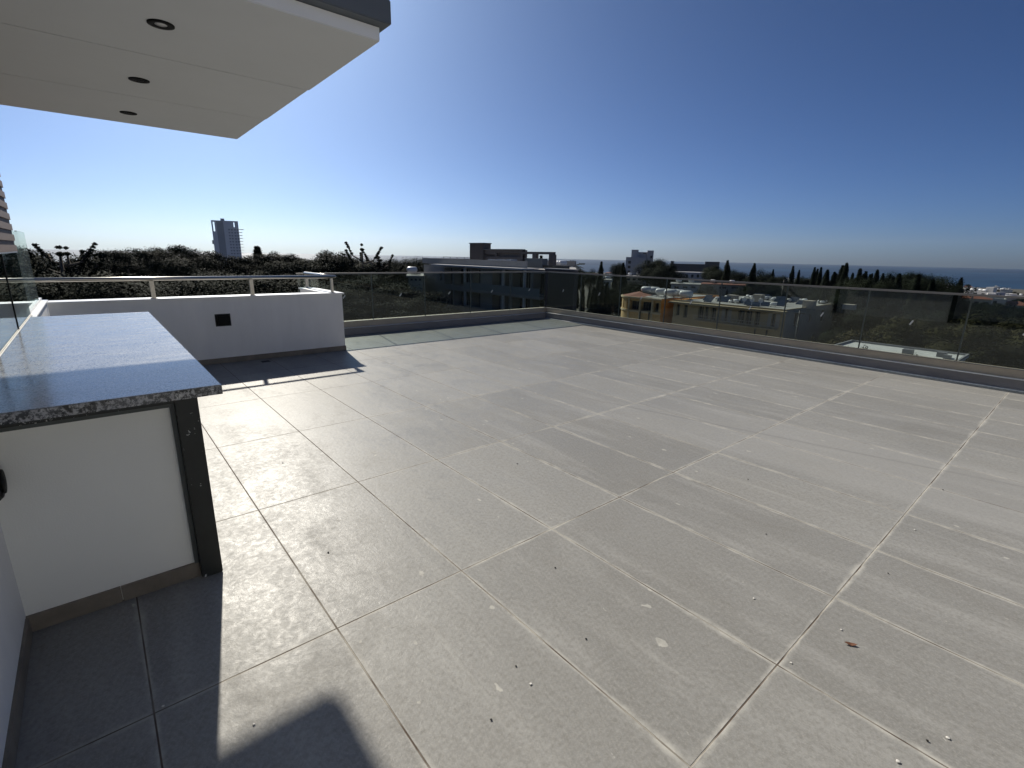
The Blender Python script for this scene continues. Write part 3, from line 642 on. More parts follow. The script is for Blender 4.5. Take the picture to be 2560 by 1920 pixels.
# ---- ochre building, left wing (front faces -Y at Y=91.5), curved left end
Yo = 91.5; zr = -6.8; G0 = -15.1
ow = thing("ochre_building", "ochre two storey building with rounded end, terracotta roof strip and big white tanks", "building", (-64, Yo, G0)); O = Vector((-64, Yo, G0))
ox_ = lambda x, y=760: onY(x, y, Yo).x
X0, X1 = ox_(1572), ox_(1653); zb2 = zr-3.4
mb = MB(); ops = [(.35, 2.8, zb2+.55, zr-.9), (3.3, 6.0, zb2+.55, zr-.9), (6.5, X1-X0-.5, zb2+.55, zr-.9), (.5, 2.9, -14.9, -12.1), (3.7, 6.0, -14.9, -12.1), (6.8, X1-X0-.6, -14.9, -12.1)]
L = lambda x: x-O.x
facade(mb, (L(X0), 0, -O.z), (1, 0, 0), (0, -1, 0), X1-X0, G0, zr, ops, 1.0)
R_ = 9.0; cxx, cyy = X0, Yo+R_     # rounded end
prev = None; arc = []
for k in range(13): t = math.pi/2+math.pi/2*k/12; arc.append((cxx+.62*R_*math.cos(t), cyy-R_*math.sin(t)))
for k, ((xa, ya), (xb, yb)) in enumerate(zip(arc, arc[1:])):
    d = Vector((xb-xa, yb-ya, 0)); W = d.length; u = d.normalized(); nn = Vector((u.y, -u.x, 0))
    nn = -nn if nn.dot(Vector((xa-cxx, ya-cyy, 0))) < 0 else nn
    q = [(.12, W-.12, zb2+.75, zr-.85)] if k % 2 == 0 or k > 6 else []
    facade(mb, (xa-O.x, ya-O.y, -O.z), u, nn, W, G0, zr, q, .35)
    for qq in q: pane("window", M_WIN, ow, (xa-O.x, ya-O.y, -O.z), u, nn, qq, .35)
mb.quad((L(arc[-1][0]), arc[-1][1]-O.y, 0), (L(arc[-1][0]), 24, 0), (L(arc[-1][0]), 24, zr-G0), (L(arc[-1][0]), arc[-1][1]-O.y, zr-G0))
mb.quad((L(arc[-1][0]), 24, 0), (L(X1), 24, 0), (L(X1), 24, zr-G0), (L(arc[-1][0]), 24, zr-G0))
mb.obj("wall", M_OCHRE, ow)
for q in ops: pane("window", M_WIN, ow, (L(X0), 0, -O.z), (1, 0, 0), (0, -1, 0), q, 1.0, 2)
mb = MB(); facade(mb, (L(X1), 0, -O.z), (0, 1, 0), (1, 0, 0), 24, G0, zr, [(1.0, 5.5, -14.9, -12.3)], 1.0); mb.obj("orange_side_wall", M_ORANGE, ow)
pane("window", M_WIN, ow, (L(X1), 0, -O.z), (0, 1, 0), (1, 0, 0), (1.0, 5.5, -14.9, -12.3), 1.0)
# flat roof, terracotta strip, cornice
rp = [(L(X1)-.3, .3)]+[(L(x), y-O.y) for x, y in arc]+[(L(arc[-1][0]), 23.9), (L(X1)-.3, 23.9)]
MB().poly([(x, y, zr-G0-.25) for x, y in rp]).obj("roof", M_ROOFW, ow)
mb = MB(); ins = [(cxx+(x-cxx)*.45, cyy+(y-cyy)*.45) for x, y in arc]
for (a, b), (c, d) in zip(zip(arc, arc[1:]), zip(ins, ins[1:])):
    mb.quad((L(a[0]), a[1]-O.y, zr-G0-.1), (L(b[0]), b[1]-O.y, zr-G0-.1), (L(d[0]), d[1]-O.y, zr-G0+.75), (L(c[0]), c[1]-O.y, zr-G0+.75))
mb.quad((L(arc[-1][0]), arc[-1][1]-O.y, zr-G0-.1), (L(arc[-1][0]), 23, zr-G0-.1), (L(ins[-1][0]), 23, zr-G0+.75), (L(ins[-1][0]), ins[-1][1]-O.y, zr-G0+.75))
mb.quad((L(X0), 0.1, zr-G0-.05), (L(X0)+3.2, .1, zr-G0-.05), (L(X0)+3.2, 4, zr-G0+.35), (L(X0), 4, zr-G0+.75))
mb.obj("tiled_roof", M_TILE, ow)
mb = MB(); mb.box(L(X0), L(X1)+.15, -.45, .0, zr-G0-.34, zr-G0-.05); mb.box(L(X0), L(X1)+.1, -.25, -.002, zb2-G0+.05, zb2-G0+.45)
for (a, b) in zip(arc, arc[1:]):
    for h0, h1, e in ((zr-G0-.34, zr-G0-.05, 1.04), (zb2-G0+.15, zb2-G0+.5, 1.02)):
        P_ = lambda p, s, z: (L(cxx+(p[0]-cxx)*s), cyy+(p[1]-cyy)*s-O.y, z)
        mb.quad(P_(a, e, h0), P_(b, e, h0), P_(b, e, h1), P_(a, e, h1)); mb.quad(P_(a, 1, h1), P_(b, 1, h1), P_(b, e, h1), P_(a, e, h1))
mb.obj("cornice", mat("pale_ochre_band", (.60, .50, .33), .8), ow)
for x_ in (.1, 3.1, 6.25): MB().box(L(X0)+x_-.15, L(X0)+x_+.15, -.3, -.001, .1, zr-G0-.36).obj("pilaster", mat("pale_ochre_band"), ow)
for x_ in (3.5, 5.8): MB().tube((L(X0)+x_, -.45, .2), (L(X0)+x_, -.45, zb2-G0+.4), .14, n=8).obj("drain_pipe", M_STEEL, ow)
for x_, y_, yy, s_ in ((1617, 724, 9, 1.35), (1637, 723, 9.5, 1.35), (1654, 728, 6.5, 1.35), (1673, 726, 7.5, 1.3), (1677, 733, 4.0, 1.45), (1697, 729, 5, 1.4), (1716, 731, 4.2, 1.4), (1688, 723, 10, 1.2)):
    p = onY(x_, y_, Yo+yy); add_tank(ow, min(p.x-O.x, L(X1)+5.2), yy, zr-G0-.22, .15, s_, False)
MB().box(L(X1)+.003, L(X1)+7.2, 2.4, 13, zr-G0-.6, zr-G0-.24).obj("link_roof", M_ORANGE, ow)
MB().box(L(X1)+.003, L(X1)+7.2, 13.01, 13.3, 0, zr-G0-.3).obj("link_wall", M_ORANGE, ow)
for k, x_ in enumerate((1.0, 4.2, 5.2, 7.6)): MB().box(L(X0)+x_, L(X0)+x_+.85, -1.0, -.6, .8, 1.5).obj("air_conditioner", M_TANK, ow, bevel=.03)

# ---- second wing
X2, X3 = ox_(1687), ox_(1971); Dp = 29
o2 = thing("olive_building", "long dull olive two storey building with balcony, white flat roof and crowded roof heaters", "building", (X2, Yo-.4, G0)); O = Vector((X2, Yo-.4, G0)); W = X3-X2
mb = MB(); ops = [(1.0, 2.0, zb2+.5, zr-.7), (3.2, 4.3, zb2+.2, zr-.7), (7.4, 8.9, zb2+.2, zr-.7), (9.2, 10.2, zb2+.2, zr-.7), (11.0, 12.3, zb2+.2, zr-.7), (14.6, 15.3, zb2+.3, zr-.7), (18., 19.6, zb2+.2, zr-.7), (19.9, 21.4, zb2+.2, zr-.7), (22.2, 23.3, zb2+.2, zr-.7), (26.0, 26.8, zb2+.3, zr-.7)]
ops = [tuple(v*W/29. if i < 2 else v for i, v in enumerate(q)) for q in ops]
low = [(a*W/29., b*W/29., -14.4, -12.1) for a, b in ((.8, 3.4), (3.6, 5.5), (6.8, 9.4), (9.8, 12.6), (13.6, 16.4), (17, 19.6), (20.5, 23), (23.4, 25.6))]
facade(mb, (0, 0, -O.z), (1, 0, 0), (0, -1, 0), W, G0, zr, ops+low, .5)
side = [(4, 5.6, zb2+.3, zr-.8), (11, 12, zb2+.6, zr-1.3), (17, 18.6, zb2+.3, zr-.8), (22, 23, zb2+.6, zr-1.3), (6, 7.2, -14, -12.2), (14, 15.4, -14.2, -12.2), (20, 21.4, -14.2, -12.2)]
facade(mb, (0, 0, -O.z), (0, 1, 0), (-1, 0, 0), Dp, G0, zr, [], .3)
mb.quad((0, Dp, 0), (W, Dp, 0), (W, Dp, zr-G0), (0, Dp, zr-G0)); mb.obj("wall", M_DULL, o2)
mb = MB(); facade(mb, (W, 0, -O.z), (0, 1, 0), (1, 0, 0), Dp, G0, zr, side, .3); mb.obj("side_wall", mat("grey_side_render", (.33, .33, .30), .85, var=.12, vscale=.4), o2)
for q in ops: pane("window", M_WIN, o2, (0, 0, -O.z), (1, 0, 0), (0, -1, 0), q, .5, 2)
for q in low: pane("shop_window", mat("dusty_shop_glass", (.07, .065, .05), .4), o2, (0, 0, -O.z), (1, 0, 0), (0, -1, 0), q, .5, 2)
for q in side: pane("window", M_WIN, o2, (W, 0, -O.z), (0, 1, 0), (1, 0, 0), q, .3)
MB().box(.2, W-.2, .2, Dp-.2, zr-G0-.3, zr-G0-.12).obj("roof", M_ROOFW, o2)
mb = MB(); mb.box(-.3, W+.3, -1.5, -.002, zr-G0-.42, zr-G0-.12); mb.box(0, W, -.001, .19, zr-G0+.002, zr-G0+.14); mb.box(W-.19, W, .2, Dp, zr-G0+.002, zr-G0+.14); mb.obj("eaves", M_DULL, o2)
MB().box(7.2*W/29, W*.955, -1.3, -.003, zb2-G0-.12, zb2-G0+.1).obj("balcony_slab", M_DULL, o2)
mb = MB(); a, b = 7.2*W/29, W*.955
for h in (.5, 1.0): mb.tube((a, -1.27, zb2-G0+h), (b, -1.27, zb2-G0+h), .04, n=6)
k = a
while k < b: mb.tube((k, -1.27, zb2-G0+.1), (k, -1.27, zb2-G0+1.0), .03, n=5); k += 1.3
mb.obj("balcony_rail", mat("pale_rail_paint", (.42, .40, .35), .6), o2)
for a in (13.9, 15.5, 25.2, 27.0): MB().box(a*W/29, a*W/29+.65, -.06, -.004, zb2-G0+.3, zr-G0-.7).obj("shutter", mat("pale_shutter", (.36, .35, .33), .7), o2)
for a in (1.8, 3.2, 8.2, 9.0, 12.4, 13.7, 18.2, 19.5): MB().box(a*W/29, a*W/29+.85, -.5, -.1, .9, 1.5).obj("air_conditioner", M_TANK, o2, bevel=.03)
for a in (23.5, 26.2): MB().tube((a*W/29, -1.5, 0), (a*W/29, -1.5, zb2-G0-.15), .14, n=8).obj("drain_pipe", M_STEEL, o2)
rr = random.Random(5)
for k in range(16):
    x_, y_ = 2+rr.random()*(W-6), 2.5+rr.random()*(Dp-7)
    m_ = MB(); z_ = zr-G0-.118; L2, D2, Hh = 1.2+rr.random()*1.2, 1.3, .7+rr.random()*.5
    m_.v = [(x_, y_, z_+.1), (x_+L2, y_, z_+.1), (x_+L2, y_+D2, z_+Hh), (x_, y_+D2, z_+Hh), (x_, y_, z_), (x_+L2, y_, z_), (x_+L2, y_+D2, z_+Hh-.08), (x_, y_+D2, z_+Hh-.08)]
    m_.f = [(0, 1, 2, 3), (4, 7, 6, 5), (0, 4, 5, 1), (1, 5, 6, 2), (2, 6, 7, 3), (3, 7, 4, 0)]; m_.obj("solar_panel", M_PANEL, o2)
for k in range(30):
    add_tank(o2, 3+rr.random()*(W-5), 3+rr.random()*(Dp-6), zr-G0-.12, 2.9+rr.random()*.5, .36+rr.random()*.22, k % 3 != 0)
for x_, y_, h_ in ((6, 10, 1.2), (9.5, 14, 1.4), (21, 9, 1.3), (26, 14, .8)): MB().box(x_, x_+1.8, y_, y_+1.6, zr-G0-.119, zr-G0+h_).obj("roof_hatch", M_HCREAM, o2)
for x_ in (12.5, 14, 15.6): # satellite dishes
    mb = MB(); mb.tube((x_, 4, zr-G0-.1), (x_, 4, zr-G0+.8), .04, n=6); mb.lathe((x_, 4, zr-G0+1.05), [(.02, .12), (.25, .06), (.42, -.04), (.44, -.02), (.26, .09), (.02, .16)], 16, 'Y'); mb.obj("satellite_dish", M_TANK, o2)

# ---- flat white roof below the right balustrade
p = [onZ(x, y, -9.5) for x, y in ((2125, 858), (2368, 881), (2395, 903))]
wr = thing("white_roofed_shed", "low building with a bright white flat roof just below the right balustrade", "building", (-15.5, 75, -15.2))
MB().box(-6.3, 6.0, -2.5, 7.0, 0, 5.5).obj("wall", M_HCREAM, wr); MB().box(-6.5, 6.2, -2.7, 7.2, 5.501, 5.7).obj("roof", M_ROOFB, wr)
mb = MB()
for a in ((-6.5, 6.2, -2.7, -2.5), (-6.5, 6.2, 7.0, 7.2), (-6.5, -6.3, -2.499, 6.999), (6.0, 6.2, -2.499, 6.999)): mb.box(*a, 5.701, 5.95)
mb.obj("roof_parapet", mat("grey_metal_flashing"), wr)
for x_, y_, s_ in ((1.2, 1.5, .5), (4.2, 3.2, .45), (4.9, 2.2, .35)): MB().box(x_-s_, x_+s_, y_-s_, y_+s_, 5.702, 5.7+s_*1.3).obj("roof_vent", M_WIRE, wr)

# ---- distant tower
TD = 620; pL, pR = at(538, 636, TD), at(609, 636, TD)
tw = thing("tall_tower", "tall grey residential tower with rows of balconies rising above the trees", "tower", (pL.x, pL.y, ground_z(TD)))
d = Vector((pR.x-pL.x, pR.y-pL.y, 0)); W = d.length; tw.rotation_euler = (0, 0, math.atan2(d.y, d.x)); z0 = ground_z(TD)
H = at(570, 552, TD).z-z0; Wb = W*.93; fh = H/19.5
mb = MB(); ops = [(Wb*a, Wb*a+1.6, H-fh*(k+1)-z_, H-fh*(k+1)-z_+1.5) for k in range(2, 18) for a in (.60, .70, .82, .92) for z_ in (.4,)]
ops += [(Wb*.055, Wb*.115, H-11, H-1.6), (Wb*.82, Wb*.86, H-6.2, H-1.4)]
facade(mb, (0, 0, 0), (1, 0, 0), (0, -1, 0), Wb*.18, 0, H, [q for q in ops if q[1] < Wb*.18], 1)
rt = [(q[0]-Wb*.44, q[1]-Wb*.44, q[2], q[3]) for q in ops if q[0] > Wb*.44]
facade(mb, (Wb*.44, 0, 0), (1, 0, 0), (0, -1, 0), Wb*.56, 0, H, rt, 1)
mb.quad((0, 0, 0), (0, 18, 0), (0, 18, H-12), (0, 0, H-12)); mb.quad((Wb, 0, 0), (Wb, 18, 0), (Wb, 18, H-12), (Wb, 0, H-12)); mb.box(0, Wb, 17.5, 18, 0, H-12)
mb.box(Wb*.14, Wb*.78, 1.1, 17, H-12, H); mb.box(0, Wb, 1.05, 17.4, H-12.5, H-12)
mb.obj("wall", M_TOWER, tw); MB().box(Wb*.181, Wb*.439, .6, 1.0, 0, H-.3).obj("recessed_bay", M_TOWERD, tw)
for q in rt[:-1]: pane("window", M_TOWERD, tw, (Wb*.44, 0, 0), (1, 0, 0), (0, -1, 0), q, .9)
MB().box(Wb*.35, Wb*.5, 3, 8, H+.01, H+2.2).obj("lift_housing", M_TOWERD, tw)
for k in range(2, 17): MB().box(Wb+.01, Wb+(3.0 if k != 2 else 4.6), 2, 16, H-fh*(k+.6)-.35, H-fh*(k+.6)).obj("balcony", M_TOWER, tw)
MB().box(-1.3, -.01, 1, 4, H-24, H-20).obj("balcony", M_TOWERD, tw)

# ---- white block with stepped top
WD = 330
def sblock(name, label, cat, xl, xr, D, parts, yb, m, depth=14, wins=()):
    """parts: (px left, px right, px top) boxes side by side / behind, all on one frontage"""
    pl, pr = at(xl, 660, D), at(xr, 660, D); d = Vector((pr.x-pl.x, pr.y-pl.y, 0)); t = thing(name, label, cat, (pl.x, pl.y, ground_z(D)), math.atan2(d.y, d.x)); z0 = ground_z(D)
    s = d.length/(xr-xl)
    for i, (a, b, top, yo) in enumerate(parts):
        h = at((a+b)/2, top, D).z-z0; q = [(w_[0]*s-(a-xl)*s, w_[1]*s-(a-xl)*s, at(xl+w_[0], w_[3], D).z-z0, at(xl+w_[0], w_[2], D).z-z0) for w_ in wins if a-xl <= w_[0] and w_[1] <= b-xl and w_[2] > top and w_[4] == i]
        mb = MB(); facade(mb, ((a-xl)*s, yo, 0), (1, 0, 0), (0, -1, 0), (b-a)*s, 0, h, q, .4)
        x0, x1 = (a-xl)*s, (b-xl)*s; mb.quad((x0, yo, 0), (x0, depth, 0), (x0, depth, h), (x0, yo, h)); mb.quad((x1, yo, 0), (x1, depth, 0), (x1, depth, h), (x1, yo, h)); mb.quad((x0, depth, 0), (x1, depth, 0), (x1, depth, h), (x0, depth, h))
        mb.quad((x0, yo, h), (x1, yo, h), (x1, depth, h), (x0, depth, h)); mb.obj("wall" if i == 0 else "upper_block", m, t)
        for qq in q: pane("window", M_WIN, t, ((a-xl)*s, yo, 0), (1, 0, 0), (0, -1, 0), qq, .4)
    return t
M_WB = mat("grey_white_render", (.36, .36, .37), .8, var=.06, vscale=.2)
sblock("white_block", "tall off-white block with stepped dark top beside the big dark trees on the sea horizon", "building", 1564, 1632, WD,
       [(1564, 1615, 643, 0), (1576.5, 1594, 624, 3), (1594.2, 1616, 630, 4), (1616.2, 1632, 626, 1.5)], 0, M_WB, 16,
       [(6, 13, 652, 659, 0), (6, 13, 664, 671, 0), (6, 13, 676, 683, 0), (47, 50.5, 651, 660, 0), (47, 50.5, 664, 672, 0), (42, 50, 632.5, 634.5, 2), (54, 62, 651, 660, 3), (54, 62, 664, 672, 3), (60, 66, 639, 646, 3)])
sblock("dark_block", "long low dark building with pale ends in front of the sea", "building", 1676, 1800, 420, [(1676, 1770, 660, 0), (1763.5, 1799, 654.5, 1), (1676.5, 1683, 652.5, 1)], 0, mat("dark_blue_cladding", (.035, .04, .055), .5), 20,
       [(8, 11, 670, 676, 0), (15, 18, 670, 676, 0)])
sblock("pale_long_building", "pale building behind the roof heaters below the dark long block", "building", 1680, 1800, 300, [(1680, 1800, 681, 0)], 0, M_WB, 12, [(10+i*14, 16+i*14, 686, 694, 0) for i in range(8)])
for i, (xl, xr, y_, D, lb) in enumerate(((1500, 1530, 701, 190, "small pale house left of the dark cypresses behind the balustrade"), (1565, 1612, 692, 210, "pale house under the tall off-white block"),
        (1683, 1756, 712, 150, "low white hut with flat roof behind the big white tanks"), (1760, 1870, 713, 165, "dark low house with terracotta roof beyond the roof heaters"),
        (1020, 1057, 693, 75, "small white house tucked left of the grey apartment building"), (500, 548, 700, 95, "pale house seen under the handrail among dark trees"),
        (572, 640, 706, 100, "grey house with flat roof under the handrail"), (396, 470, 690, 90, "shaded house with white dish and tanks in front of the left pines"),
        (590, 700, 676, 130, "low house with white tanks just above the handrail"), (746, 800, 672, 150, "small pale house right of the handrail corner"), (655, 720, 671, 160, "white house roof between dark trees above the handrail corner"))):
    t = sblock("small_house", lb, "house", xl, xr, D, [(xl, xr, y_, 0)], 0, (M_HCREAM if i % 3 == 1 else M_HWHITE) if i not in (3, 6, 7) else M_HGREY, 9, [((xr-xl)*f, (xr-xl)*(f+.16), y_+4, y_+9, 0) for f in (.12, .42, .7)])
    Wt = (at(xr, 660, D)-at(xl, 660, D)).length; h = at((xl+xr)/2, y_, D).z-ground_z(D)
    MB().box(-.3, Wt+.3, -.3, 9.3, h+.002, h+.22).obj("roof", M_TILE if i == 3 else M_ROOFW, t)
    for k in range(2 if Wt > 4 else 1): add_tank(t, Wt*(.25+.45*k), 3+k, h+.22, 2.8+k*.4, .8, k == 0)

# ---- far town: prototypes and copies
def proto_house(kind):
    w_, d_, h_ = ((11, 9, 6.4), (15, 10, 6.6), (10, 10, 3.8), (13, 9, 9.6), (22, 11, 6.8))[kind]
    t = thing("town_house", "", "house"); mb = MB(); st = max(1, round(h_/3.2)); ops = []
    for s_ in range(st):
        k = 1.2
        while k < w_-2: ops.append((k, k+1.4, s_*3.2+1.0, s_*3.2+2.4)); k += 3.1
    for o, u, n, W in (((0, 0, 0), (1, 0, 0), (0, -1, 0), w_), ((w_, 0, 0), (0, 1, 0), (1, 0, 0), d_), ((0, 0, 0), (0, 1, 0), (-1, 0, 0), d_), ((0, d_, 0), (1, 0, 0), (0, 1, 0), w_)):
        q = [x for x in ops if x[1] < W-.5]; facade(mb, o, u, n, W, 0, h_, q, .25)
        if u == (1, 0, 0) and n == (0, -1, 0) or n[0] > 0:
            for x in q: pane("window", M_WIN, t, o, u, n, x, .25)
    mb.quad((.1, .1, h_-.35), (w_-.1, .1, h_-.35), (w_-.1, d_-.1, h_-.35), (.1, d_-.1, h_-.35))
    mb.obj("wall", (M_HWHITE, M_HWHITE, M_HCREAM, M_HWHITE, M_HCREAM)[kind], t)
    if kind in (2, 4):
        m_ = MB(); a, b, c, e = (-.4, -.4), (w_+.4, -.4), (w_+.4, d_+.4), (-.4, d_+.4); r1, r2 = (w_*.3, d_/2), (w_*.7, d_/2); z, zt = h_+.01, h_+1.7
        m_.poly([(*a, z), (*b, z), (*r2, zt), (*r1, zt)]); m_.poly([(*c, z), (*e, z), (*r1, zt), (*r2, zt)]); m_.poly([(*b, z), (*c, z), (*r2, zt)]); m_.poly([(*e, z), (*a, z), (*r1, zt)]); m_.obj("roof", M_TILE, t)
    else:
        MB().box(w_*.55, w_*.55+3, d_*.4, d_*.4+3.4, h_-.34, h_+2.2).obj("stair_hut", M_HWHITE, t)
        for k in range(3): add_tank(t, 2+k*2.6, 3+(k % 2)*2, h_-.33, 2.9, 1.0, k < 2)
        MB().box(.3, w_-.3, .3, d_-.3, h_-.34, h_-.25).obj("roof", M_ROOFW, t)
    return t
PH = [proto_house(k) for k in range(5)]; used = [False]*5
BAD = []
def put_house(x, D, k, rot, label, group, sc_=1.):
    p = at(x, 660, D); z = ground_z(D)-.3; loc = (p.x, p.y, z)
    if not used[k]:
        used[k] = True; r = PH[k]; r.location = loc; r.rotation_euler = (0, 0, rot); r["label"] = label; r["group"] = group; r.scale = (sc_,)*3; return r
    return dup(PH[k], loc, rot, label, group, (sc_,)*3, skip=("window",) if D > 700 else ())
hr = random.Random(11)
for k in range(34):
    D = 340+hr.random()**1.1*1050; x = 2170+hr.random()*420
    put_house(x, D, hr.choice((0, 1, 3, 0, 2)), hr.choice((0, math.pi/2, .3, -.3)), "small white flat-roofed house in the far town at the right, before the sea", "white houses in the far town at the right")
for k in range(34):
    D = 380+hr.random()*1000; x = 1460+hr.random()*710
    put_house(x, D, hr.choice((0, 1, 3, 2, 4)), hr.choice((0, math.pi/2, .3, -.3)), "small pale house glimpsed between cypresses in the town before the sea", "houses of the town between the cypresses")
for k in range(26):
    D = 300+hr.random()*1000; x = 90+hr.random()*1000
    put_house(x, D, hr.choice((0, 1, 3, 2, 4)), hr.choice((0, math.pi/2, .3, -.3)), "pale house far behind the left tree belt", "houses behind the left tree belt")
for x, D, k, r, lb in ((2335, 300, 4, .12, "long pale villa with dark windows just above the right balustrade rail"), (2432, 330, 1, .2, "white villa right of the lone cypress, above the balustrade rail"), (2505, 380, 0, .1, "white house with roof dome near the right edge of the view"), (2375, 330, 1, .2, "white villa directly left of the lone cypress"),
                       (2225, 190, 2, .1, "small white house in the dark cypress grove"), (2090, 175, 2, .2, "small house between olive building and the cypress row")):
    put_house(x, D, k, r, lb, "villas above the right balustrade")

# ================================================================== TREES
def leaf_mesh(name, C, Nn, S, m, long=1.):
    n = len(C); C = np.array(C, float); Nn = np.asarray(Nn); SN = Nn[:, 3:] if Nn.shape[1] == 6 else None; Nn = Nn[:, :3]; S = np.asarray(S)[:, None]
    r = RNG.normal(size=(n, 3)); C[:, 2] *= 1/(C[:, 2].max()+.004) if C[:, 2].max() > .8 else 1.; t = np.cross(Nn, r); t /= np.linalg.norm(t, axis=1)[:, None]+1e-9; b = np.cross(Nn, t); b /= np.linalg.norm(b, axis=1)[:, None]+1e-9
    V = np.stack([C-t*S*long, C-b*S*.55, C+t*S*long, C+b*S*.55], 1).reshape(-1, 3)
    me = bpy.data.meshes.new(name); me.vertices.add(4*n); me.vertices.foreach_set("co", V.ravel()); me.loops.add(4*n)
    me.loops.foreach_set("vertex_index", np.arange(4*n)); me.polygons.add(n); me.polygons.foreach_set("loop_start", np.arange(0, 4*n, 4)); me.update(calc_edges=True); me.materials.append(m)
    if SN is not None: me.normals_split_custom_set_from_vertices(np.repeat(SN, 4, 0).tolist())
    return me
def lobes(centers, radii, n, S, squash=.8):
    C, Nn, SS = [], [], []
    for c, r in zip(centers, radii):
        k = int(n*(r/np.mean(radii))**2); d = RNG.normal(size=(k, 3)); d /= np.linalg.norm(d, axis=1)[:, None]
        rr = r*(1-.55*RNG.random(k)**1.8)*(1+.16*RNG.normal(size=k)*.6); p = c+d*rr[:, None]*np.array([1, 1, squash])
        nn = d+RNG.normal(size=(k, 3))*.30; nn /= np.linalg.norm(nn, axis=1)[:, None]; sn = .9*d+.1*nn+np.array([0, 0, .1]); sn /= np.linalg.norm(sn, axis=1)[:, None]
        C.append(p); Nn.append(np.concatenate([nn, sn], 1)); SS.append(S*(.6+.8*RNG.random(k)))
    return np.concatenate(C), np.concatenate(Nn), np.concatenate(SS)
def trunk_mesh(h0, h1, r, limbs, n=6):
    mb = MB(); mb.chain([(0, 0, 0), (.012, .01, h0*.5), (.0, 0, h0), (0, .01, h1)], [r, r*.8, r*.6, r*.2], n)
    for t in limbs:
        t = Vector(t)*.85; z = h0+(h1-h0)*random.random()*.5; mb.chain([(0, 0, z*.9), (t.x*.5, t.y*.5, (z+t.z)/2), tuple(t)], [r*.42, r*.26, r*.08], 5)
    return mb.mesh("trunk", M_BARK, smooth=True)
VAR = {}
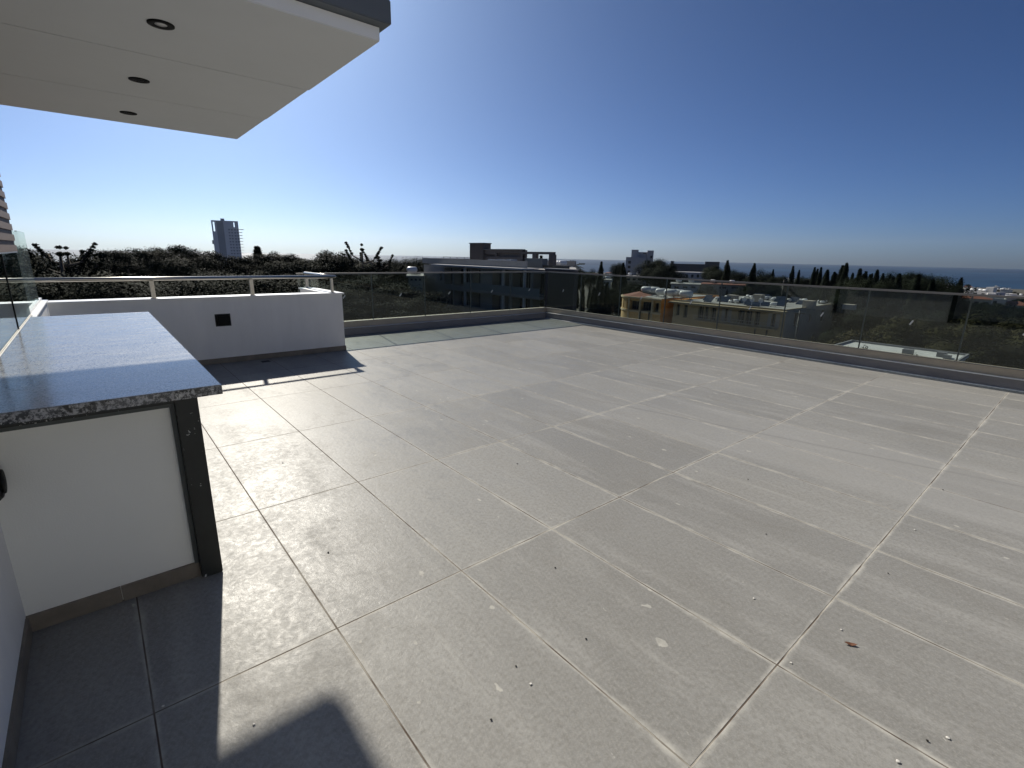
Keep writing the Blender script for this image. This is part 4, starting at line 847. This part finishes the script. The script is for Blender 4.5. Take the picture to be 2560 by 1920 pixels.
def make_variant(kind):
    out = []
    if kind == 'pine':          # spreading stone/Aleppo pine, irregular layered crown, unit height
        for _ in range(4):
            k = 16; c = np.stack([RNG.normal(size=k)*.17, RNG.normal(size=k)*.17, .40+RNG.random(k)*.5], 1)
            wd = np.clip(1.25-np.abs(c[:, 2]-.62)*1.5, .4, 1.2)[:, None]; c[:, :2] *= wd; r = .075+RNG.random(k)*.075
            c[0] = (0.02, 0, .93); r[0] = .06; C, Nn, S = lobes(c, r, 1900, .0046, .7)
            out.append((leaf_mesh("crown", C, Nn, S, M_LEAFP, 1.5), trunk_mesh(.38, .88, .026, c[:7])))
    elif kind == 'broad':
        for _ in range(4):
            k = 18; d = RNG.normal(size=(k, 3)); d /= np.linalg.norm(d, axis=1)[:, None]; c = np.array([0, 0, .6])+d*np.array([.27, .27, .23])*(.35+.65*RNG.random(k)[:, None]); r = .09+RNG.random(k)*.08
            C, Nn, S = lobes(c, r, 1900, .0060, .85); out.append((leaf_mesh("crown", C, Nn, S, M_LEAFB), trunk_mesh(.25, .7, .030, c[:7])))
    elif kind == 'scrub':
        for _ in range(3):
            k = 15; d = RNG.normal(size=(k, 3)); d /= np.linalg.norm(d, axis=1)[:, None]; c = np.array([0, 0, .5])+d*np.array([.42, .42, .25])*(.3+.7*RNG.random(k)[:, None]); r = .12+RNG.random(k)*.10
            C, Nn, S = lobes(c, r, 600, .016, .9); out.append((leaf_mesh("crown", C, Nn, S, M_LEAFS, 1.3), trunk_mesh(.15, .55, .028, c[:6])))
    elif kind == 'cypress':     # narrow flame with ragged spires; unit height
        for j in range(4):
            C, Nn, S = [], [], []
            for s_ in range(1+j % 3+(j == 3)):
                ox, oy = RNG.normal(size=2)*(.03 if s_ else 0); H = 1-.08*s_-RNG.random()*.05*(s_ > 0); n = 6000; z = .04+RNG.random(n)*(H-.04); f = z/H
                rad = .085*np.power(np.clip(1-f, 0, 1), .62)*np.minimum(1, .45+f*3)*(1+.28*np.sin(f*31+RNG.random()*6)*RNG.random(n)); a = RNG.random(n)*6.283; q = np.sqrt(.35+.65*RNG.random(n))
                p = np.stack([ox+rad*q*np.cos(a), oy+rad*q*np.sin(a), z], 1); nn = np.stack([np.cos(a), np.sin(a), RNG.normal(size=n)*.4], 1)+RNG.normal(size=(n, 3))*.4
                nn /= np.linalg.norm(nn, axis=1)[:, None]; sn = np.stack([np.cos(a), np.sin(a), .2+0*a], 1)+nn*.4; sn /= np.linalg.norm(sn, axis=1)[:, None]; C.append(p); Nn.append(np.concatenate([nn, sn], 1)); S.append(.0066*(.5+RNG.random(n)))
            out.append((leaf_mesh("crown", np.concatenate(C), np.concatenate(Nn), np.concatenate(S), M_LEAFC, 1.7), trunk_mesh(.06, .8, .012, [])))
    elif kind == 'bare':       # old conifer: dense lower crown, upswept arms with tufts breaking out of the top
        for j in range(2):
            k = 12; c = np.stack([RNG.normal(size=k)*.14, RNG.normal(size=k)*.14, .30+RNG.random(k)*.42], 1); r = .09+RNG.random(k)*.06; mb = MB(); mb.chain([(0, 0, 0), (0, 0, .5), (.01, 0, .95)], [.022, .014, .004], 6)
            cc, rr_ = [c], [r]
            for a_ in range(9):
                an = a_*2.4+j; z = .66+.028*a_; L_ = .21-.012*a_; tip = Vector((math.cos(an)*L_, math.sin(an)*L_, z+.10+.02*random.random())); mid = Vector((math.cos(an)*L_*.6, math.sin(an)*L_*.6, z+.015))
                mb.chain([(0, 0, z-.02), tuple(mid), tuple(tip)], [.006, .0045, .002], 5)
                for f in (.2, .35, .47, .6, .7, .8, .9, 1.): q = mid.lerp(tip, (f-.35)/.65) if f > .35 else mid*(.5+f); cc.append(np.array([[q[0], q[1], q[2]+.004]])); rr_.append(np.array([.0042+.0045*random.random()]))
            cc.append(np.array([[.01, 0, .95], [.01, 0, .985]])); rr_.append(np.array([.011, .007]))
            C, Nn, S = [], [], []
            A = np.concatenate(cc); B = np.concatenate(rr_)
            for big in (True, False):
                m_ = B > .05 if big else B <= .05; x = lobes(A[m_], B[m_], 560 if big else 60, .0095 if big else .006, .8); C.append(x[0]); Nn.append(x[1]); S.append(x[2])
            out.append((leaf_mesh("crown", np.concatenate(C), np.concatenate(Nn), np.concatenate(S), M_LEAFP, 1.5), mb.mesh("trunk", M_BARK, True)))
    elif kind == 'palm':
        mb = MB(); mb.chain([(0, 0, 0), (.01, 0, .4), (.02, 0, .82)], [.028, .020, .022], 8); C, Nn, S = [], [], []
        for a_ in range(30):
            an = a_*2.399; el = 1.2-a_*.065; p = np.array([.02, 0, .83]); d = np.array([math.cos(an)*math.cos(el), math.sin(an)*math.cos(el), math.sin(el)])
            for s_ in range(11):
                p = p+d*.018; d = d+np.array([0, 0, -.13]); d /= np.linalg.norm(d); side = np.cross(d, [0, 0, 1])
                for e in (-1, 1):
                    for q in range(2): C.append(p+side*e*.014*(q+1)+[0, 0, -.005*q]); Nn.append(np.array([0, 0, 1.])+side*.4+RNG.normal(size=3)*.15); S.append(.015)
        out.append((leaf_mesh("fronds", C, Nn, S, M_LEAFB, 1.5), mb.mesh("trunk", M_BARK, True)))
    VAR[kind] = out
NAMES = {'pine': 'pine_tree', 'broad': 'broadleaf_tree', 'scrub': 'scrub_tree', 'cypress': 'cypress_tree', 'bare': 'old_conifer', 'palm': 'palm_tree'}
for k in NAMES: make_variant(k)
tr = random.Random(3)
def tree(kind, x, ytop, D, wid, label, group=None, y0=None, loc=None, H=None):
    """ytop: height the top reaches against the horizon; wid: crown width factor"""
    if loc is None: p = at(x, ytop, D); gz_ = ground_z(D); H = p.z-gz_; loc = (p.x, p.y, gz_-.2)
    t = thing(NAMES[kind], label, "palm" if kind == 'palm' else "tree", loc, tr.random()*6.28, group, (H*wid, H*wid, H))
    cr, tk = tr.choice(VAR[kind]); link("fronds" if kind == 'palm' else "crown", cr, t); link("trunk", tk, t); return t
def hy(x): return 620+.02265*(x-202)

# left belt (skyline heights follow the photo)
tree('bare', 133, 598, 62, 1.5, "bare-topped old conifer with upswept arms at the far left above the handrail")
tree('bare', 902, 600, 72, 1.15, "bare-topped conifer with a thin crooked leader above the left glass balustrade")
tree('bare', 948, 621, 78, 1.2, "shorter ragged conifer right of the crooked-topped one")
tree('bare', 166, 605, 70, 1.35, "second ragged old conifer, right of the bare-topped one at the far left")
ORD = "first second third fourth fifth sixth seventh eighth ninth tenth eleventh twelfth thirteenth fourteenth fifteenth sixteenth seventeenth eighteenth nineteenth twentieth twenty-first twenty-second twenty-third twenty-fourth twenty-fifth twenty-sixth twenty-seventh twenty-eighth".split()
G1 = "dark pines of the left tree belt"
sky_l = [(40, 612, 60), (100, 616, 70), (205, 636, 75), (238, 614, 78), (262, 621, 90), (290, 612, 82), (312, 622, 70), (335, 613, 88), (360, 619, 80), (385, 612, 92), (405, 612, 84), (425, 609, 95), (442, 604, 88), (462, 608, 94),
         (482, 614, 85), (505, 617, 96), (528, 621, 90), (548, 627, 86), (570, 633, 84), (592, 636, 92), (612, 635, 80)]
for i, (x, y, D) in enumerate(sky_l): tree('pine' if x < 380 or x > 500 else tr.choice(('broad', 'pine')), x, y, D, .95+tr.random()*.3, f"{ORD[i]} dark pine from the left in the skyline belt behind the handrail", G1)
G2 = "dark trees between tower and grey apartment building"
tree('cypress', 642, 612, 88, 2.1, "round-topped cypress right of the tower")
for i, (x, y, D) in enumerate([(625, 628, 92), (662, 624, 84), (680, 621, 90), (702, 626, 86), (722, 627, 80), (738, 634, 88), (752, 641, 95), (775, 645, 110), (795, 644, 120), (808, 620, 74), (822, 618, 78), (842, 626, 72), (862, 621, 76), (876, 634, 84),
                (925, 636, 90), (965, 640, 120), (985, 638, 110), (1002, 641, 125), (1018, 639, 115), (1036, 636, 110), (1052, 636, 118), (1070, 637, 125), (1086, 640, 130), (1100, 645, 135)]):
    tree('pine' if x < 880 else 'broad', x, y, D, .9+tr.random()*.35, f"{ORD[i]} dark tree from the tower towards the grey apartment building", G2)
G3 = "dark undergrowth trees below the left tree belt"
for k in range(64):
    x = 10+k*17+tr.random()*12; D = 52+tr.random()*40 if x < 900 else 50+tr.random()*10
    if x > 1035: continue
    tree(tr.choice(('broad', 'pine', 'broad')), x, 655+tr.random()*45+(30 if x > 820 else 0)+(25 if x > 960 else 0), D, 1.15+tr.random()*.5, "dark leafy tree low in the shaded grove behind the handrail and left glass", G3)
# right of the grey building
tree('palm', 1422, 648, 105, 1.2, "palm with a round head right of the grey building's roof")
tree('cypress', 1353, 636, 92, 1.3, "dark pointed conifer seen through the pergola frame on the grey building")
G4 = "dark cypresses standing above the right balustrade"
cyp = [(1504, 652, 150, 1.5), (1541, 664, 165, 1.2), (1559, 655, 150, 1.6), (1820, 649, 175, 1.7), (1887, 656, 160, 1.5), (1984, 663, 165, 1.3), (1999, 673, 170, 1.1), (2038, 666, 150, 1.2), (2045, 670, 156, 1.1), (2054, 666, 152, 1.2),
       (2108, 661, 145, 1.6), (2118, 655, 140, 1.5), (2133, 680, 150, 1.3), (2152, 669, 148, 1.7), (2166, 676, 150, 1.6), (2181, 682, 152, 1.3), (2195, 672, 150, 1.5), (2209, 681, 155, 1.3), (2227, 682, 158, 1.1), (2092, 682, 150, 1.6), (2070, 688, 146, 1.5), (2140, 692, 135, 1.7), (2172, 695, 132, 1.7), (2205, 698, 134, 1.7), (2120, 690, 130, 1.7)]
for i, (x, y, D, wd) in enumerate(sorted(cyp)): tree('cypress', x, y, D, wd, f"{ORD[i]} dark narrow cypress from the left in the row above the right balustrade", G4)
tree('cypress', 2405, 692, 210, 1.7, "lone dark cypress standing apart before the white villas at the right")
tree('cypress', 1934, 672, 190, 1.2, "thin cypress between two rounded trees above the balustrade rail")
G5 = "large dark round trees above the right balustrade"
for i, (x, y, D, wd) in enumerate(sorted([(1640, 644, 190, 1.1), (1660, 641, 195, 1.1), (1678, 650, 190, 1.1), (1652, 660, 170, 1.2), (1550, 652, 230, .8), (1790, 658, 200, 1.0), (1803, 668, 190, 1.1), (1838, 668, 190, 1.2), (1852, 672, 185, 1.2), (1903, 667, 185, 1.1), (1925, 676, 190, 1.1), (1940, 686, 175, 1.2), (1960, 684, 200, 1.1), (2015, 684, 180, 1.2),
                    (2250, 678, 165, .95), (2266, 673, 168, .95), (2285, 674, 160, .95), (2300, 673, 165, .95), (2318, 677, 172, .95), (2275, 690, 150, 1.3), (2310, 695, 152, 1.3), (2245, 695, 150, 1.3), (1715, 690, 210, 1.3), (1875, 690, 180, 1.3), (1480, 668, 220, 1.1), (1455, 672, 230, 1.0), (1438, 664, 190, .9)])):
    tree('broad', x, y, D, wd, f"{ORD[i]} large rounded dark tree from the left above the right balustrade", G5)
G6 = "dark trees behind the ochre and olive buildings"
for k in range(40):
    x = 1440+k*17+tr.random()*12; D = 135+tr.random()*60; tree(tr.choice(('broad', 'broad', 'cypress')), x, 696+tr.random()*22+(x-1440)*.012, D, 1.3, "dark tree behind the ochre and olive buildings, seen through the right glass", G6)
for x, y, D in ((1497, 700, 100), (1506, 712, 96), (1518, 704, 108), (1485, 716, 92)): tree('cypress', x, y, D, 1.9, "dark tree clump left of the rounded end of the ochre building", "dark clump left of the ochre building")
G7 = "scrubby trees of the wooded plot below the right balustrade"
for k in range(88):
    x = 2055+tr.random()*560; D = 62+tr.random()*112
    p = at(x, 700, D)
    if -29 < p.x < -3 and 50 < p.y < 87: continue
    if p.x < -31 and p.y > 88: continue
    H_ = 4.6+tr.random()*4.2
    tree(tr.choice(('scrub', 'scrub', 'broad')), 0, 0, D, 1.25+tr.random()*.5, "olive-brown scrubby tree in the wooded plot below the right glass balustrade", G7, loc=(p.x, p.y, ground_z(D)-.2), H=H_*1.15)
for x, y in ((-23.5, 72.4), (-21.8, 71.5), (-20.4, 72.2), (-18.6, 71.4), (-17.2, 72.0), (-13.5, 71.5)): tree('scrub', 0, 0, 70, .55, "slender shrub poking up in front of the bright white roof", "shrubs before the white roof", loc=(x, y, -15), H=6.4+tr.random()*.5)
G9 = "dense dark trees below the right balustrade rail"
for k in range(46):
    x = 2325+tr.random()*290; D = 175+tr.random()*85; tree(tr.choice(('broad', 'broad', 'cypress')), 0, 0, D, 1.25, "dark low tree in the dense belt below the rail at the far right", G9, loc=(*at(x, 700, D)[:2], ground_z(D)-.2), H=5.5+tr.random()*3)
for k in range(40):
    x = 2062+tr.random()*275; D = 118+tr.random()*34; c_ = tr.choice(('broad', 'cypress', 'cypress')); tree(c_, 0, 0, D, 1.2 if c_ == 'broad' else 1.7, "dark tree in the black mass under the cypress row, behind the right glass", G9, loc=(*at(x, 700, D)[:2], ground_z(D)-.2), H=11+tr.random()*4.5)
G8 = "rounded trees of the distant slope"
for k in range(110):
    D = 230+tr.random()**1.3*1250; x = 1440+tr.random()*1150; tree('broad', 0, 0, D, 1.3, "small dark rounded tree scattered among the far houses before the sea", G8, loc=(*at(x, 700, D)[:2], ground_z(D)-.2), H=6+tr.random()*5)
for k in range(50):
    D = 150+tr.random()**1.3*1000; x = 60+tr.random()*1040; tree('broad', 0, 0, D, 1.3, "small dark rounded tree far behind the left tree belt", "rounded trees far behind the left belt", loc=(*at(x, 700, D)[:2], ground_z(D)-.2), H=7+tr.random()*5)

# street lamp posts and poles
def pole(x, y, D, label):
    p = at(x, y, D); t = thing("utility_pole", label, "pole", (p.x, p.y, ground_z(D)), 0, None); H = p.z-ground_z(D)
    MB().tube((0, 0, 0), (0, 0, H), .13, .08, 10).obj("mast", M_STEEL, t, smooth=True); MB().box(-.8, .8, -.05, .05, H-.5, H-.38).obj("cross_arm", M_STEEL, t); return t
pole(1960, 700, 150, "grey lattice-like pole in front of the thin cypress, right of the olive building"); pole(2000, 776, 86, "slim pole at the right end of the olive building's front")

# ================================================================== HAZE
m = bpy.data.materials.new("haze_air"); m.use_nodes = True; n, l = N(m); n.clear(); o = n.new("ShaderNodeOutputMaterial"); v = n.new("ShaderNodeVolumePrincipled")
v.inputs["Color"].default_value = (.86, .92, 1, 1); v.inputs["Density"].default_value = HAZE; v.inputs["Anisotropy"].default_value = .45; l.new(v.outputs[0], o.inputs["Volume"])
hz = MB().box(-12500, 12500, -12500, 12500, -62, 420).obj("haze", m); hz["kind"] = "stuff"
